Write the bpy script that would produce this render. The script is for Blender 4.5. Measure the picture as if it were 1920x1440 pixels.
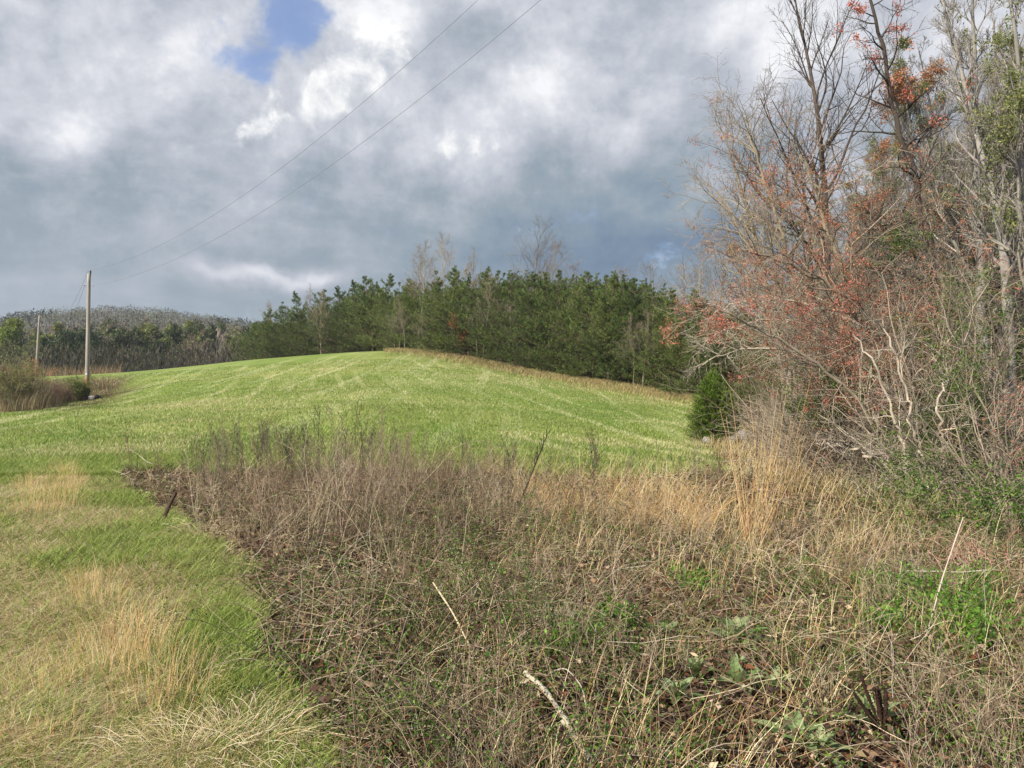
import bpy, math
import numpy as np
from math import radians, pi, sin, cos, atan2, asin
for o in list(bpy.data.objects): bpy.data.objects.remove(o)
S = bpy.context.scene
COL = S.collection
def lin(r, g, b):
    a = np.array([r, g, b], float) / 255
    return tuple(np.where(a <= .04045, a / 12.92, ((a + .055) / 1.055) ** 2.4))
# ------------------------------------------------------------------ camera
FPX = 1450.0; EYE = 1.65; HOR = 690.0
TH = math.atan((720 - HOR) / FPX)
cam = bpy.data.cameras.new('camera'); co = bpy.data.objects.new('camera', cam); COL.objects.link(co)
cam.sensor_width = 36; cam.lens = 36 * FPX / 1920; cam.clip_end = 8000; cam.clip_start = .05
co.location = (0, 0, EYE); co.rotation_euler = (radians(90) - TH, 0, 0); S.camera = co
def pdir(px, py):
    u = (px - 960) / FPX; v = (720 - py) / FPX
    return np.array([u, cos(TH) + sin(TH) * v, -sin(TH) + cos(TH) * v])
def P(px, py, d):                     # the point seen at a pixel of the photograph, d metres ahead
    q = pdir(px, py); return np.array([0, 0, EYE]) + q * (d / q[1])
def WX(px, d): return (px - 960) / FPX * d
# ------------------------------------------------------------------ sun and exposure
SUN_EL, SUN_AZ = 36.0, 232.0          # azimuth clockwise from +Y: behind the camera, to the left
el, az = radians(SUN_EL), radians(SUN_AZ)
sd = np.array([sin(az) * cos(el), cos(az) * cos(el), sin(el)])
sl = bpy.data.lights.new('sun', 'SUN'); sl.energy = 5.0; sl.angle = radians(.6); sl.color = (1, .945, .86)
so = bpy.data.objects.new('sun', sl); COL.objects.link(so)
from mathutils import Vector
so.rotation_euler = Vector(sd).to_track_quat('Z', 'Y').to_euler()
S.view_settings.view_transform = 'Standard'; S.view_settings.look = 'None'
S.view_settings.exposure = 0.5; S.view_settings.gamma = 1
# ------------------------------------------------------------------ node helpers
class NT:
    def __init__(s, tree): s.t = tree; s.n = tree.nodes; s.l = tree.links
    def new(s, typ, **kw):
        n = s.n.new(typ)
        for k, v in kw.items(): setattr(n, k, v)
        return n
    def put(s, sock, v):
        if isinstance(v, bpy.types.NodeSocket): s.l.new(v, sock)
        elif v is not None: sock.default_value = v
    def m(s, op, a, b=None, c=None, clamp=False):
        n = s.new('ShaderNodeMath', operation=op); n.use_clamp = clamp
        for i, v in enumerate((a, b, c)):
            if v is not None: s.put(n.inputs[i], v)
        return n.outputs[0]
    def vm(s, op, a, b=None, scale=None):
        n = s.new('ShaderNodeVectorMath', operation=op); s.put(n.inputs[0], a)
        if b is not None: s.put(n.inputs[1], b)
        if scale is not None: s.put(n.inputs['Scale'], scale)
        return n.outputs['Value'] if op in ('LENGTH', 'DOT_PRODUCT') else n.outputs[0]
    def noise(s, vec, scale, detail=4, rough=.55, dist=0, col=False, lac=2.0):
        n = s.new('ShaderNodeTexNoise'); s.put(n.inputs['Vector'], vec)
        n.inputs['Scale'].default_value = scale; n.inputs['Detail'].default_value = detail
        n.inputs['Roughness'].default_value = rough; n.inputs['Distortion'].default_value = dist
        n.inputs['Lacunarity'].default_value = lac
        return n.outputs['Color' if col else 'Fac']
    def ramp(s, fac, stops):
        n = s.new('ShaderNodeValToRGB'); s.put(n.inputs[0], fac); e = n.color_ramp.elements
        while len(e) < len(stops): e.new(.5)
        for q, (p, c) in zip(e, stops): q.position = p; q.color = (*c[:3], 1)
        return n.outputs[0]
    def mix(s, f, a, b, typ='MIX'):
        n = s.new('ShaderNodeMix', data_type='RGBA', blend_type=typ); s.put(n.inputs[0], f)
        for i, v in ((6, a), (7, b)):
            if isinstance(v, tuple): v = (*v[:3], 1)
            s.put(n.inputs[i], v)
        return n.outputs[2]
    def sstep(s, x, lo, hi):
        n = s.new('ShaderNodeMapRange', interpolation_type='SMOOTHSTEP'); s.put(n.inputs[0], x)
        n.inputs[1].default_value = lo; n.inputs[2].default_value = hi
        return n.outputs[0]
# ------------------------------------------------------------------ sky
W = bpy.data.worlds.new('World'); S.world = W; W.use_nodes = True
k = NT(W.node_tree); k.n.clear()
gen = k.new('ShaderNodeTexCoord').outputs['Generated']
D = k.vm('NORMALIZE', gen)
sx = k.new('ShaderNodeSeparateXYZ'); k.l.new(D, sx.inputs[0]); X, Y, Z = sx.outputs
AZ = k.m('ARCTAN2', X, Y); EL = k.m('ARCSINE', Z)
zz = k.m('ADD', k.m('MAXIMUM', Z, 0), .22)
cx = k.new('ShaderNodeCombineXYZ'); k.put(cx.inputs[0], k.m('DIVIDE', X, zz)); k.put(cx.inputs[1], k.m('DIVIDE', Y, zz)); PL = cx.outputs[0]
wn = k.noise(D, 5.0, 5, .6, col=True)
ws = k.new('ShaderNodeSeparateXYZ'); k.l.new(wn, ws.inputs[0])
AZw = k.m('ADD', AZ, k.m('MULTIPLY', k.m('SUBTRACT', ws.outputs[0], .5), .20))
ELw = k.m('ADD', EL, k.m('MULTIPLY', k.m('SUBTRACT', ws.outputs[1], .5), .11))
def blobs(lst):
    tot = None
    for (px, py, rx, ry, amp, rot) in lst:
        q = pdir(px, py); q = q / np.linalg.norm(q)
        a0, e0 = atan2(q[0], q[1]), asin(q[2])
        sc = cos(a0) * cos(e0)
        dx = k.m('SUBTRACT', AZw, a0); dy = k.m('SUBTRACT', ELw, e0)
        c_, s_ = cos(radians(rot)), sin(radians(rot))
        u = k.m('ADD', k.m('MULTIPLY', dx, c_), k.m('MULTIPLY', dy, s_))
        v = k.m('SUBTRACT', k.m('MULTIPLY', dy, c_), k.m('MULTIPLY', dx, s_))
        u = k.m('DIVIDE', u, rx / FPX * sc); v = k.m('DIVIDE', v, ry / FPX * sc)
        g = k.m('EXPONENT', k.m('MULTIPLY', k.m('ADD', k.m('MULTIPLY', u, u), k.m('MULTIPLY', v, v)), -1))
        g = k.m('MULTIPLY', g, amp)
        tot = g if tot is None else k.m('ADD', tot, g)
    return tot
# broad light and dark of the overcast
base = k.m('MULTIPLY_ADD', k.sstep(EL, .08, .46), .34, .42)
soft = blobs([(120, 60, 240, 120, .14, 0), (60, 255, 110, 60, .20, 0), (330, 190, 170, 110, -.06, 0),
              (640, 90, 130, 110, .06, 0), (900, 120, 160, 90, -.10, 0), (1010, 215, 260, 80, .22, 8),
              (850, 290, 130, 60, .20, 0), (1250, 150, 250, 90, -.02, 0), (1500, 60, 260, 160, .14, 0),
              (1150, 310, 160, 60, -.16, 0), (150, 350, 260, 45, -.13, 0), (560, 330, 160, 50, -.08, 0),
              (490, 498, 130, 17, .42, -4), (1150, 460, 280, 100, -.30, 0), (700, 440, 240, 40, -.05, 0),
              (120, 540, 220, 50, .08, 0), (1330, 575, 90, 34, .35, 0), (300, 330, 120, 60, .05, 0)])
f1 = k.noise(PL, 1.5, 9, .60, .25); f2 = k.noise(D, 6.0, 9, .62, .1)
nz = k.m('ADD', k.m('MULTIPLY', k.m('SUBTRACT', f1, .5), 1.0), k.m('MULTIPLY', k.m('SUBTRACT', f2, .5), .75))
f2b = k.noise(k.vm('ADD', D, (-.02, -.01, .035)), 6.0, 9, .62, .1)
nz = k.m('ADD', nz, k.m('MULTIPLY', k.m('SUBTRACT', f2, f2b), .75))
nz = k.m('MULTIPLY', nz, k.m('MULTIPLY_ADD', k.sstep(EL, .02, .25), .75, .25))
B = k.m('ADD', k.m('ADD', base, soft), nz)
grey = k.ramp(B, [(0, lin(104, 126, 152)), (.22, lin(128, 146, 163)), (.42, lin(150, 163, 174)),
                  (.62, lin(178, 184, 195)), (.82, lin(208, 211, 219)), (1, lin(240, 241, 244))])
# crisp sunlit cumulus
cb = blobs([(640, 135, 105, 75, .80, 28), (560, 210, 105, 55, .66, 30), (460, 250, 60, 26, .5, 20), (715, 100, 60, 50, .4, 0), (620, 60, 60, 50, .3, 0),
            (1035, 190, 55, 30, .50, 20), (860, 285, 75, 40, .42, 0), (1120, 225, 60, 30, .35, 0), (30, 255, 80, 30, .35, 0),
            (1000, 120, 40, 25, .4, 0), (375, 275, 40, 16, .30, 0), (30, 95, 80, 60, .32, 0)])
f3 = k.noise(D, 13.0, 9, .64, .2)
cm = k.sstep(k.m('ADD', cb, k.m('MULTIPLY', k.m('SUBTRACT', f3, .5), 2.2)), .36, .78)
f4 = k.noise(k.vm('ADD', D, (.014, 0, -.022)), 13.0, 9, .64, .2)
shade = k.m('MULTIPLY_ADD', k.m('SUBTRACT', f3, f4), 3.0, .72, clamp=True)
white = k.ramp(shade, [(.0, lin(176, 184, 196)), (.5, lin(214, 217, 223)), (1, lin(255, 255, 253))])
cloud = k.mix(k.m('MULTIPLY', cm, .9), grey, white)
# the gap
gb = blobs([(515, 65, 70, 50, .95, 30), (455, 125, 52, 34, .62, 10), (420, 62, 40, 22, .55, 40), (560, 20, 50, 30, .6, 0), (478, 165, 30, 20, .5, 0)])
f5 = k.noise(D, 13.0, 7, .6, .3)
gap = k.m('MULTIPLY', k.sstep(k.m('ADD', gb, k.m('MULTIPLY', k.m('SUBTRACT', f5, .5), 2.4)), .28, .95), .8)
gap = k.m('MAXIMUM', gap, k.m('MULTIPLY', k.sstep(k.m('MULTIPLY', Y, -1), .0, .45), .8))  # clear sky added behind the camera, out of view, to deepen shadows
gap = k.m('MAXIMUM', gap, k.m('MULTIPLY', k.sstep(EL, .78, 1.1), .8))  # unseen zenith also cleared of cloud, added to lower the ambient light
sky = k.new('ShaderNodeTexSky', sky_type='NISHITA'); sky.sun_disc = False
sky.sun_elevation = el; sky.sun_rotation = az; sky.air_density = 1; sky.ozone_density = 2; sky.dust_density = .6
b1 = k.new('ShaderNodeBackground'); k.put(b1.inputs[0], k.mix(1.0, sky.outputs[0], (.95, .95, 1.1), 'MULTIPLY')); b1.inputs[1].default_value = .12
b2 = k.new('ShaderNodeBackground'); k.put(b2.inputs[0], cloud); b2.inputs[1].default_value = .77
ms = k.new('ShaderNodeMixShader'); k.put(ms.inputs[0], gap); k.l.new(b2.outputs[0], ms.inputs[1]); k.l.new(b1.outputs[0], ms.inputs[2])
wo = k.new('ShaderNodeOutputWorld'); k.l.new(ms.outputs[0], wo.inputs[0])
W.cycles.sampling_method = 'MANUAL'; W.cycles.sample_map_resolution = 512
S.cycles.max_bounces = 5; S.cycles.diffuse_bounces = 3; S.cycles.transmission_bounces = 3; S.cycles.caustics_reflective = False; S.cycles.caustics_refractive = False
# ------------------------------------------------------------------ mesh helpers
def nrm(v): return v / np.maximum(np.linalg.norm(v, axis=-1, keepdims=True), 1e-9)
class MB:
    def __init__(s): s.V = []; s.F = []; s.C = []; s.n = 0
    def add(s, V, Fs, C):
        V = np.asarray(V, float).reshape(-1, 3); C = np.asarray(C, float)
        if C.ndim == 1: C = np.broadcast_to(C, (len(V), 3))
        s.V.append(V); s.C.append(C)
        for f in (Fs if isinstance(Fs, list) else [Fs]): s.F.append(np.asarray(f) + s.n)
        s.n += len(V)
    def data(s, name, mat, smooth=True):
        me = bpy.data.meshes.new(name)
        V = np.concatenate(s.V); C = np.concatenate(s.C)
        loops = np.concatenate([f.ravel() for f in s.F]).astype(np.int32)
        tot = np.concatenate([np.full(len(f), f.shape[1]) for f in s.F])
        st = np.concatenate([[0], np.cumsum(tot)[:-1]]).astype(np.int32)
        me.vertices.add(len(V)); me.vertices.foreach_set('co', V.astype(np.float32).ravel())
        me.loops.add(len(loops)); me.loops.foreach_set('vertex_index', loops)
        me.polygons.add(len(tot)); me.polygons.foreach_set('loop_start', st)
        me.polygons.foreach_set('use_smooth', np.full(len(tot), smooth))
        me.update(calc_edges=True)
        a = me.color_attributes.new('Col', 'FLOAT_COLOR', 'POINT')
        c4 = np.ones((len(V), 4), np.float32); c4[:, :3] = np.clip(C, 0, 1); a.data.foreach_set('color', c4.ravel())
        me.materials.append(mat); return me
    def build(s, name, mat, parent=None, smooth=True, loc=None):
        o = bpy.data.objects.new(name, s.data(name, mat, smooth)); COL.objects.link(o)
        if parent is not None: o.parent = parent
        if loc is not None: o.location = loc
        return o
def tag(o, label=None, cat=None, group=None, kind=None):
    for a, v in (('label', label), ('category', cat), ('group', group), ('kind', kind)):
        if v: o[a] = v
    return o
def empty(name, loc, label=None, cat=None, group=None, rz=0):
    o = bpy.data.objects.new(name, None); COL.objects.link(o); o.location = tuple(loc); o.rotation_euler = (0, 0, rz)
    o.empty_display_size = .2
    return tag(o, label, cat, group)
def copy_tree(o, parent=None):
    c = o.copy(); COL.objects.link(c)
    if parent is not None: c.parent = parent
    for ch in [q for q in o.children]: copy_tree(ch, c)
    return c
def tubes(mb, pts, rad, sides, col):
    N, M, _ = pts.shape
    if N == 0: return
    t = nrm(np.gradient(pts, axis=1))
    mt = nrm(t.mean(1)); ref = np.where(np.abs(mt[:, 2:3]) > .8, np.array([[1., 0, 0]]), np.array([[0, 0, 1.]]))[:, None, :]
    n1 = nrm(np.cross(t, ref)); n2 = np.cross(t, n1)
    a = np.arange(sides) * 2 * pi / sides
    R = pts[:, :, None, :] + rad[:, :, None, None] * (np.cos(a)[None, None, :, None] * n1[:, :, None, :] + np.sin(a)[None, None, :, None] * n2[:, :, None, :])
    idx = np.arange(N * M * sides).reshape(N, M, sides)
    A = idx[:, :-1, :]; Bq = np.roll(A, -1, 2); Dq = idx[:, 1:, :]; Cq = np.roll(Dq, -1, 2)
    Fq = np.stack([A, Bq, Cq, Dq], -1).reshape(-1, 4)
    col = np.asarray(col, float)
    if col.ndim == 2 and len(col) != N * M * sides: col = np.repeat(col, M * sides, 0)
    mb.add(R.reshape(-1, 3), Fq, col)
def grow(rng, st, dr, ln, rd, nseg, wander, trop=(0, 0, 0), r1=.35):
    N = len(st); d = nrm(dr.copy()); step = (ln / nseg)[:, None]
    pts = [st]; tr = np.asarray(trop, float)
    for i in range(nseg):
        d = nrm(d + rng.normal(0, wander, (N, 3)) + tr / nseg)
        pts.append(pts[-1] + d * step)
    pts = np.stack(pts, 1)
    tt = np.linspace(0, 1, nseg + 1)[None, :]
    return pts, rd[:, None] * (1 - tt * (1 - r1))
def kids(rng, pts, rad, kn, t0, t1, ang, lenf, rr=.6, flat=0, up=0, rmin=.002):
    N, M, _ = pts.shape
    pi_ = np.repeat(np.arange(N), kn); K = len(pi_)
    t = t0 + (t1 - t0) * ((np.tile(np.arange(kn), N) + rng.random(K)) / kn)
    f = t * (M - 1); i = np.clip(f.astype(int), 0, M - 2); w = (f - i)[:, None]
    p = pts[pi_, i] * (1 - w) + pts[pi_, i + 1] * w
    r = rad[pi_, i] * (1 - w[:, 0]) + rad[pi_, i + 1] * w[:, 0]
    tg = nrm(pts[pi_, i + 1] - pts[pi_, i])
    v = rng.normal(0, 1, (K, 3)); v[:, 2] *= (1 - flat)
    v = nrm(v - tg * (v * tg).sum(1, keepdims=True))
    a = np.radians(ang if np.isscalar(ang) else ang[0] + (ang[1] - ang[0]) * t) * rng.uniform(.7, 1.3, K)
    d = tg * np.cos(a)[:, None] + v * np.sin(a)[:, None]; d[:, 2] += up
    plen = np.linalg.norm(np.diff(pts, axis=1), axis=2).sum(1)[pi_]
    L = lenf(t) * plen * rng.uniform(.6, 1.2, K)
    return p, nrm(d), L, np.maximum(r * rr, rmin), t
def leaves(mb, p, d, ln, wd, col, rng, droop=0):
    N = len(p); d = nrm(d); d[:, 2] -= droop; d = nrm(d)
    v = rng.normal(0, 1, (N, 3)); s = nrm(np.cross(d, v)); ln = np.broadcast_to(ln, (N,))[:, None]; wd = np.broadcast_to(wd, (N,))[:, None]
    nn = np.cross(s, d)
    V = np.stack([p, p + d * ln * .45 + s * wd * .5, p + d * ln + nn * ln * .1, p + d * ln * .45 - s * wd * .5], 1)
    col = np.asarray(col, float)
    if col.ndim == 2: col = np.repeat(col, 4, 0)
    mb.add(V.reshape(-1, 3), np.arange(N * 4).reshape(N, 4), col)
def blades(mb, p, h, w, lean, bend, col, rng, seg=2):
    N = len(p); a = rng.uniform(0, 2 * pi, N); b = a + rng.normal(0, .4, N)
    ld = np.stack([np.cos(a), np.sin(a), 0 * a], 1); s = np.stack([-np.sin(b + .5), np.cos(b + .5), 0 * a], 1)
    h = np.broadcast_to(h, (N,)); lean = np.broadcast_to(lean, (N,)); bend = np.broadcast_to(bend, (N,)); w = np.broadcast_to(w, (N,))
    rows = []
    for i in range(seg + 1):
        t = i / seg
        c = p + ld * (h * (lean * t + bend * t * t))[:, None] + np.array([0, 0, 1.]) * (h * (t - .45 * bend * t * t))[:, None]
        if i < seg:
            ww = (w * (1 - .55 * t) * .5)[:, None]; rows += [c - s * ww, c + s * ww]
        else: rows.append(c)
    V = np.stack(rows, 1); n = 2 * seg + 1; b0 = np.arange(N)[:, None] * n
    Fs = [b0 + np.array([[2 * i, 2 * i + 1, 2 * i + 3, 2 * i + 2]]) for i in range(seg - 1)] + [b0 + np.array([[2 * seg - 2, 2 * seg - 1, 2 * seg]])]
    col = np.asarray(col, float)
    if col.ndim == 2: col = np.repeat(col, n, 0)
    mb.add(V.reshape(-1, 3), Fs, col)
def pick(rng, N, cols, probs=None, var=.12):
    c = np.array(cols)[rng.choice(len(cols), N, p=probs)]
    return c * (1 + rng.normal(0, var, (N, 1))) * (1 + rng.normal(0, var * .3, (N, 3)))
def vn(x, y, sc, seed=0):
    x = np.asarray(x) * sc + seed * 17.3; y = np.asarray(y) * sc - seed * 9.1
    xi, yi = np.floor(x), np.floor(y); fx, fy = x - xi, y - yi; fx = fx * fx * (3 - 2 * fx); fy = fy * fy * (3 - 2 * fy)
    def h(a, b): q = np.sin(a * 127.1 + b * 311.7 + seed * 3.3) * 43758.5453; return q - np.floor(q)
    return (h(xi, yi) * (1 - fx) + h(xi + 1, yi) * fx) * (1 - fy) + (h(xi, yi + 1) * (1 - fx) + h(xi + 1, yi + 1) * fx) * fy
def fb(x, y, sc, seed=0): return .55 * vn(x, y, sc, seed) + .3 * vn(x, y, sc * 2.1, seed + 1) + .15 * vn(x, y, sc * 4.3, seed + 2)
def sst(x, a, b): t = np.clip((x - a) / (b - a), 0, 1); return t * t * (3 - 2 * t)
# ------------------------------------------------------------------ materials
def mat_col(name, rough=.85, transl=0, noise=None, spec=.2, rnd=.0, bump=0):
    m = bpy.data.materials.new(name); m.use_nodes = True; q = NT(m.node_tree); q.n.clear()
    at = q.new('ShaderNodeAttribute', attribute_name='Col').outputs['Color']
    c = at
    if noise:
        tc = q.new('ShaderNodeTexCoord').outputs['Object']
        mp = q.new('ShaderNodeMapping'); q.l.new(tc, mp.inputs[0]); mp.inputs['Scale'].default_value = noise[1]
        nn = q.noise(mp.outputs[0], noise[0], 5, .65)
        c = q.mix(1.0, c, q.ramp(nn, [(.25, (1 - noise[2],) * 3), (.75, (1 + noise[2],) * 3)]), 'MULTIPLY')
    if rnd:
        ri = q.new('ShaderNodeObjectInfo').outputs['Random']
        c = q.mix(1.0, c, q.ramp(ri, [(0, (1 - rnd, 1 - rnd * .8, 1 - rnd)), (.5, (1, 1, 1)), (1, (1 + rnd * 1.2, 1 + rnd, 1 + rnd * .4))]), 'MULTIPLY')
    b = q.new('ShaderNodeBsdfPrincipled'); q.put(b.inputs['Base Color'], c); b.inputs['Roughness'].default_value = rough
    b.inputs['Specular IOR Level'].default_value = spec
    if noise and bump:
        bp = q.new('ShaderNodeBump'); bp.inputs['Strength'].default_value = bump; bp.inputs['Distance'].default_value = .02
        q.l.new(nn, bp.inputs['Height']); q.l.new(bp.outputs[0], b.inputs['Normal'])
    out = q.new('ShaderNodeOutputMaterial'); sh = b.outputs[0]
    if transl:
        t = q.new('ShaderNodeBsdfTranslucent'); q.put(t.inputs[0], c)
        mx = q.new('ShaderNodeMixShader'); mx.inputs[0].default_value = transl
        q.l.new(sh, mx.inputs[1]); q.l.new(t.outputs[0], mx.inputs[2]); sh = mx.outputs[0]
    q.l.new(sh, out.inputs[0]); return m
M_grass = mat_col('grass_blade', .6, .35, spec=.3)
M_dry = mat_col('dry_stem', .75, .15, spec=.25)
M_litter = mat_col('leaf_litter', .85, .1)
M_twig = mat_col('twig_bark', .85, rnd=.12)
M_bark = mat_col('trunk_bark', .9, noise=(6, (1, 1, .25), .45), rnd=.1, bump=.6)
M_needle = mat_col('needle_spray', .6, .22, rnd=.27, spec=.25)
M_leaf = mat_col('young_leaf', .5, .4, spec=.35)
M_bud = mat_col('red_bud', .6, .35)
M_wood = mat_col('weathered_pole_wood', .85, noise=(9, (1, 1, .06), .35), bump=.4)
M_rock = mat_col('rock', .9, noise=(9, (1, 1, 1), .35), bump=.5)
M_metal = mat_col('dull_metal', .5, spec=.5)
M_far = mat_col('far_foliage', .9, .1)
# ------------------------------------------------------------------ terrain heights
CP = []
def cp(px, py, d): q = P(px, py, d); CP.append(tuple(q))
for x in (-9, -4, 0, 4, 9):
    for y in (-8, 0, 4): CP.append((x, y, -.02 * max(x, 0)))
CP += [(-60, -20, .3), (60, -20, -1), (0, -60, 0), (-80, 10, .3), (80, 20, -2), (30, 10, -.9), (-25, 12, 0)]
cp(60, 900, 12.2); cp(190, 890, 12.6); cp(300, 962, 9.1); cp(900, 895, 13.2); cp(1300, 888, 15.0); cp(1700, 960, 12)
for a in [(0, 815, 24), (100, 800, 27), (163, 748, 55), (60, 709, 108), (-100, 730, 60), (300, 694, 82), (300, 716, 60), (300, 770, 34), (200, 840, 20),
          (460, 676, 95), (460, 700, 64), (500, 760, 35), (500, 830, 21), (600, 665.5, 95), (720, 658, 88), (760, 659, 82), (700, 690, 62), (750, 735, 42),
          (800, 785, 28.5), (800, 850, 18.5), (1000, 697, 74), (1000, 730, 52), (1000, 775, 35), (1000, 835, 21.5), (1150, 723, 66),
          (1290, 747, 60), (1240, 762, 50), (1250, 790, 40), (1200, 840, 24), (1340, 830, 29), (1400, 880, 18), (1600, 900, 16), (1800, 850, 22), (1900, 800, 32)]: cp(*a)
CP += [(P(300, 694, 82)[0] * 1.25, 102, .9), (-34, 112, 2.2), (-26, 118, 2.4), (-14, 110, 3.6), (-45, 130, -1), (-20, 140, 1), (5, 95, 2.6), (15, 85, 1.0), (25, 75, -.6),
       (10, 130, 2), (30, 110, -.5), (50, 60, -1.6), (60, 100, -2), (-75, 115, -.2), (-90, 140, -3), (-60, 150, -3.5), (-110, 90, 0), (30, 40, -1.5), (20, 25, -1.3)]
CP = np.array(CP)
def _k(r2): return np.where(r2 > 1e-9, .5 * r2 * np.log(np.maximum(r2, 1e-9)), 0)
_A = CP[:, :2] / 50; _n = len(CP)
_K = _k(((_A[:, None] - _A[None]) ** 2).sum(-1)) + np.eye(_n) * 3e-4
_Pm = np.c_[np.ones(_n), _A]
_M = np.block([[_K, _Pm], [_Pm.T, np.zeros((3, 3))]])
_w = np.linalg.solve(_M, np.r_[CP[:, 2], 0, 0, 0])
def gz(x, y):
    x = np.atleast_1d(np.asarray(x, float)); y = np.atleast_1d(np.asarray(y, float)); out = np.empty(len(x))
    for i in range(0, len(x), 100000):
        q = np.c_[x[i:i + 100000], y[i:i + 100000]] / 50
        z = _k(((q[:, None] - _A[None]) ** 2).sum(-1)) @ _w[:_n] + _w[_n] + q @ _w[_n + 1:]
        out[i:i + 100000] = z
    out = np.clip(out, -8, 6)
    r = np.hypot(x, y - 40); far = -7 + 0 * x
    a = np.degrees(np.arctan2(x, np.maximum(y, 1)))
    amp = np.interp(a, [-70, -36, -33.5, -30, -27.5, -24, -20, -15, -8, 10, 60], [16, 28, 30, 35, 37, 36, 32, 26, 20, 16, 12])
    amp = amp + 2.5 * vn(a, a * 0, .35, 4)
    R = np.hypot(x, y)
    far = far + amp * sst(R, 270, 560) - 20 * sst(R, 640, 1100) + sst(R, 240, 300) * 2 * (vn(x, y, .02, 2) - .5)
    out = out * (1 - sst(r, 95, 150)) + far * sst(r, 95, 150)
    near = 1 - sst(R, 60, 90)
    return out + near * (.10 * (vn(x, y, .45, 1) - .5) + .05 * (vn(x, y, 1.6, 2) - .5)) * sst(R, 1, 3)
def gp(x, y, dz=0):
    x = np.atleast_1d(x); y = np.atleast_1d(y); return np.stack([x, y, gz(x, y) + dz], 1)
def hit(px, py):                      # where a ray through the photograph meets the ground
    q = pdir(px, py); d = np.geomspace(2, 140, 1500); pts = np.array([0, 0, EYE]) + q[None] * (d / q[1])[:, None]
    g = gz(pts[:, 0], pts[:, 1]); b = np.nonzero(pts[:, 2] < g)[0]
    return pts[b[0] if len(b) else -1] * [1, 1, 0] + [0, 0, g[b[0] if len(b) else -1]]
EDGE_Y = [-5, 0, 3.1, 5.8, 8.9, 12.0, 13.2]; EDGE_X = [1.2, .6, -.78, -2.1, -3.9, -6.3, -7.0]
def brush(x, y):                      # 1 in the tangled brush, 0 on the mown ground
    j = (fb(x, y, 1.1, 5) - .5)
    left = sst(x - np.interp(y, EDGE_Y, EDGE_X) + j * .9, -.12, .25)
    yb = np.interp(x, [-8, -5, 0, 3, 4.6, 5.3], [12.6, 13.1, 13.3, 14.2, 15.5, 18.5])
    back = 1 - sst(y - yb + j * 2.4, -.4, .6)
    xr = np.interp(y, [10, 14, 17, 28, 45, 60, 72], [3.2, 4.3, 5.2, 6.8, 10.8, 13.8, 16])
    right = sst(x - xr + j * 1.6, -.3, .5) * (y < 74)
    return np.clip(np.maximum(left * back, right), 0, 1)
PINE_X = [-60, -42, -33, -26, -19, -14, -7, 2, 8, 14.2, 30]; PINE_Y = [122, 114, 107, 102, 96, 87, 81, 73.5, 68, 61, 40]
def woods(x, y): return sst(y - np.interp(x, PINE_X, PINE_Y) + 1.5 * (vn(x, y, .5, 8) - .5), -2.8, .2) * sst(x, -48, -40)
# ------------------------------------------------------------------ ground sheet
th = np.concatenate([np.radians(np.linspace(-46, 46, 420)), np.radians(np.linspace(46, 314, 100)[1:-1])])
rr = np.concatenate([[.4, .8, 1.2], np.geomspace(1.6, 200, 400), np.geomspace(210, 1150, 60)])
Rg, Tg = np.meshgrid(rr, th, indexing='ij'); gx = (Rg * np.sin(Tg)).ravel(); gy = (Rg * np.cos(Tg)).ravel()
G = np.c_[gx, gy, gz(gx, gy)]; nt = len(th)
idx = np.arange(len(gx)).reshape(len(rr), nt); A = idx[:-1]; Bi = idx[1:]
Fq = np.stack([A, Bi, np.roll(Bi, -1, 1), np.roll(A, -1, 1)], -1).reshape(-1, 4)
cen = np.array([[0, 0, gz([0], [0])[0]]])
V = np.r_[G, cen]; Ft = np.stack([np.full(nt, len(G)), idx[0], np.roll(idx[0], -1)], 1)
zone = np.zeros((len(V), 3))
Rr = np.hypot(V[:, 0], V[:, 1])
bz = brush(V[:, 0], V[:, 1]); wz = np.maximum(woods(V[:, 0], V[:, 1]), sst(Rr, 140, 170))
zone[:, 0] = np.maximum(bz, wz); zone[:, 1] = (1 - sst(V[:, 1], 13, 19)) * (Rr < 60)
scr = sst(-V[:, 0], 26.5, 29) * sst(V[:, 1], 38, 43) * (1 - sst(V[:, 1], 56, 62)) * .8
scr = np.maximum(scr, sst(-V[:, 0] - .42 * (V[:, 1] + 0), 3.5, 6) * sst(V[:, 1], 36, 42) * (1 - sst(V[:, 1], 62, 75)))
zone[:, 0] = np.maximum(zone[:, 0], scr)
gm = bpy.data.materials.new('meadow_ground'); gm.use_nodes = True; q = NT(gm.node_tree); q.n.clear()
zc = q.new('ShaderNodeAttribute', attribute_name='Col').outputs['Color']
zs = q.new('ShaderNodeSeparateColor'); q.l.new(zc, zs.inputs[0])
pos = q.new('ShaderNodeNewGeometry').outputs['Position']
n1 = q.noise(pos, .10, 4, .6, .4); n2 = q.noise(pos, 1.1, 9, .78, .3); n3 = q.noise(pos, 7, 5, .75); n0 = q.noise(pos, .035, 3, .5)
def streak(rot, sx_, sy_):
    mp = q.new('ShaderNodeMapping'); q.l.new(pos, mp.inputs[0]); mp.inputs['Rotation'].default_value = (0, 0, radians(rot)); mp.inputs['Scale'].default_value = (sx_, sy_, .0)
    wv = q.vm('ADD', mp.outputs[0], q.vm('SCALE', q.noise(pos, .05, 2, .5, col=True), scale=.7))
    return q.noise(wv, 1.0, 3, .55)
st1 = q.sstep(streak(16, 1.3, .03), .54, .74); st2 = q.sstep(streak(-20, 1.0, .03), .58, .76)
g_col = q.ramp(n2, [(.25, lin(82, 102, 42)), (.5, lin(118, 132, 60)), (.78, lin(164, 160, 100))])
g_col = q.mix(q.sstep(n1, .46, .70), g_col, lin(156, 156, 92))
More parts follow.
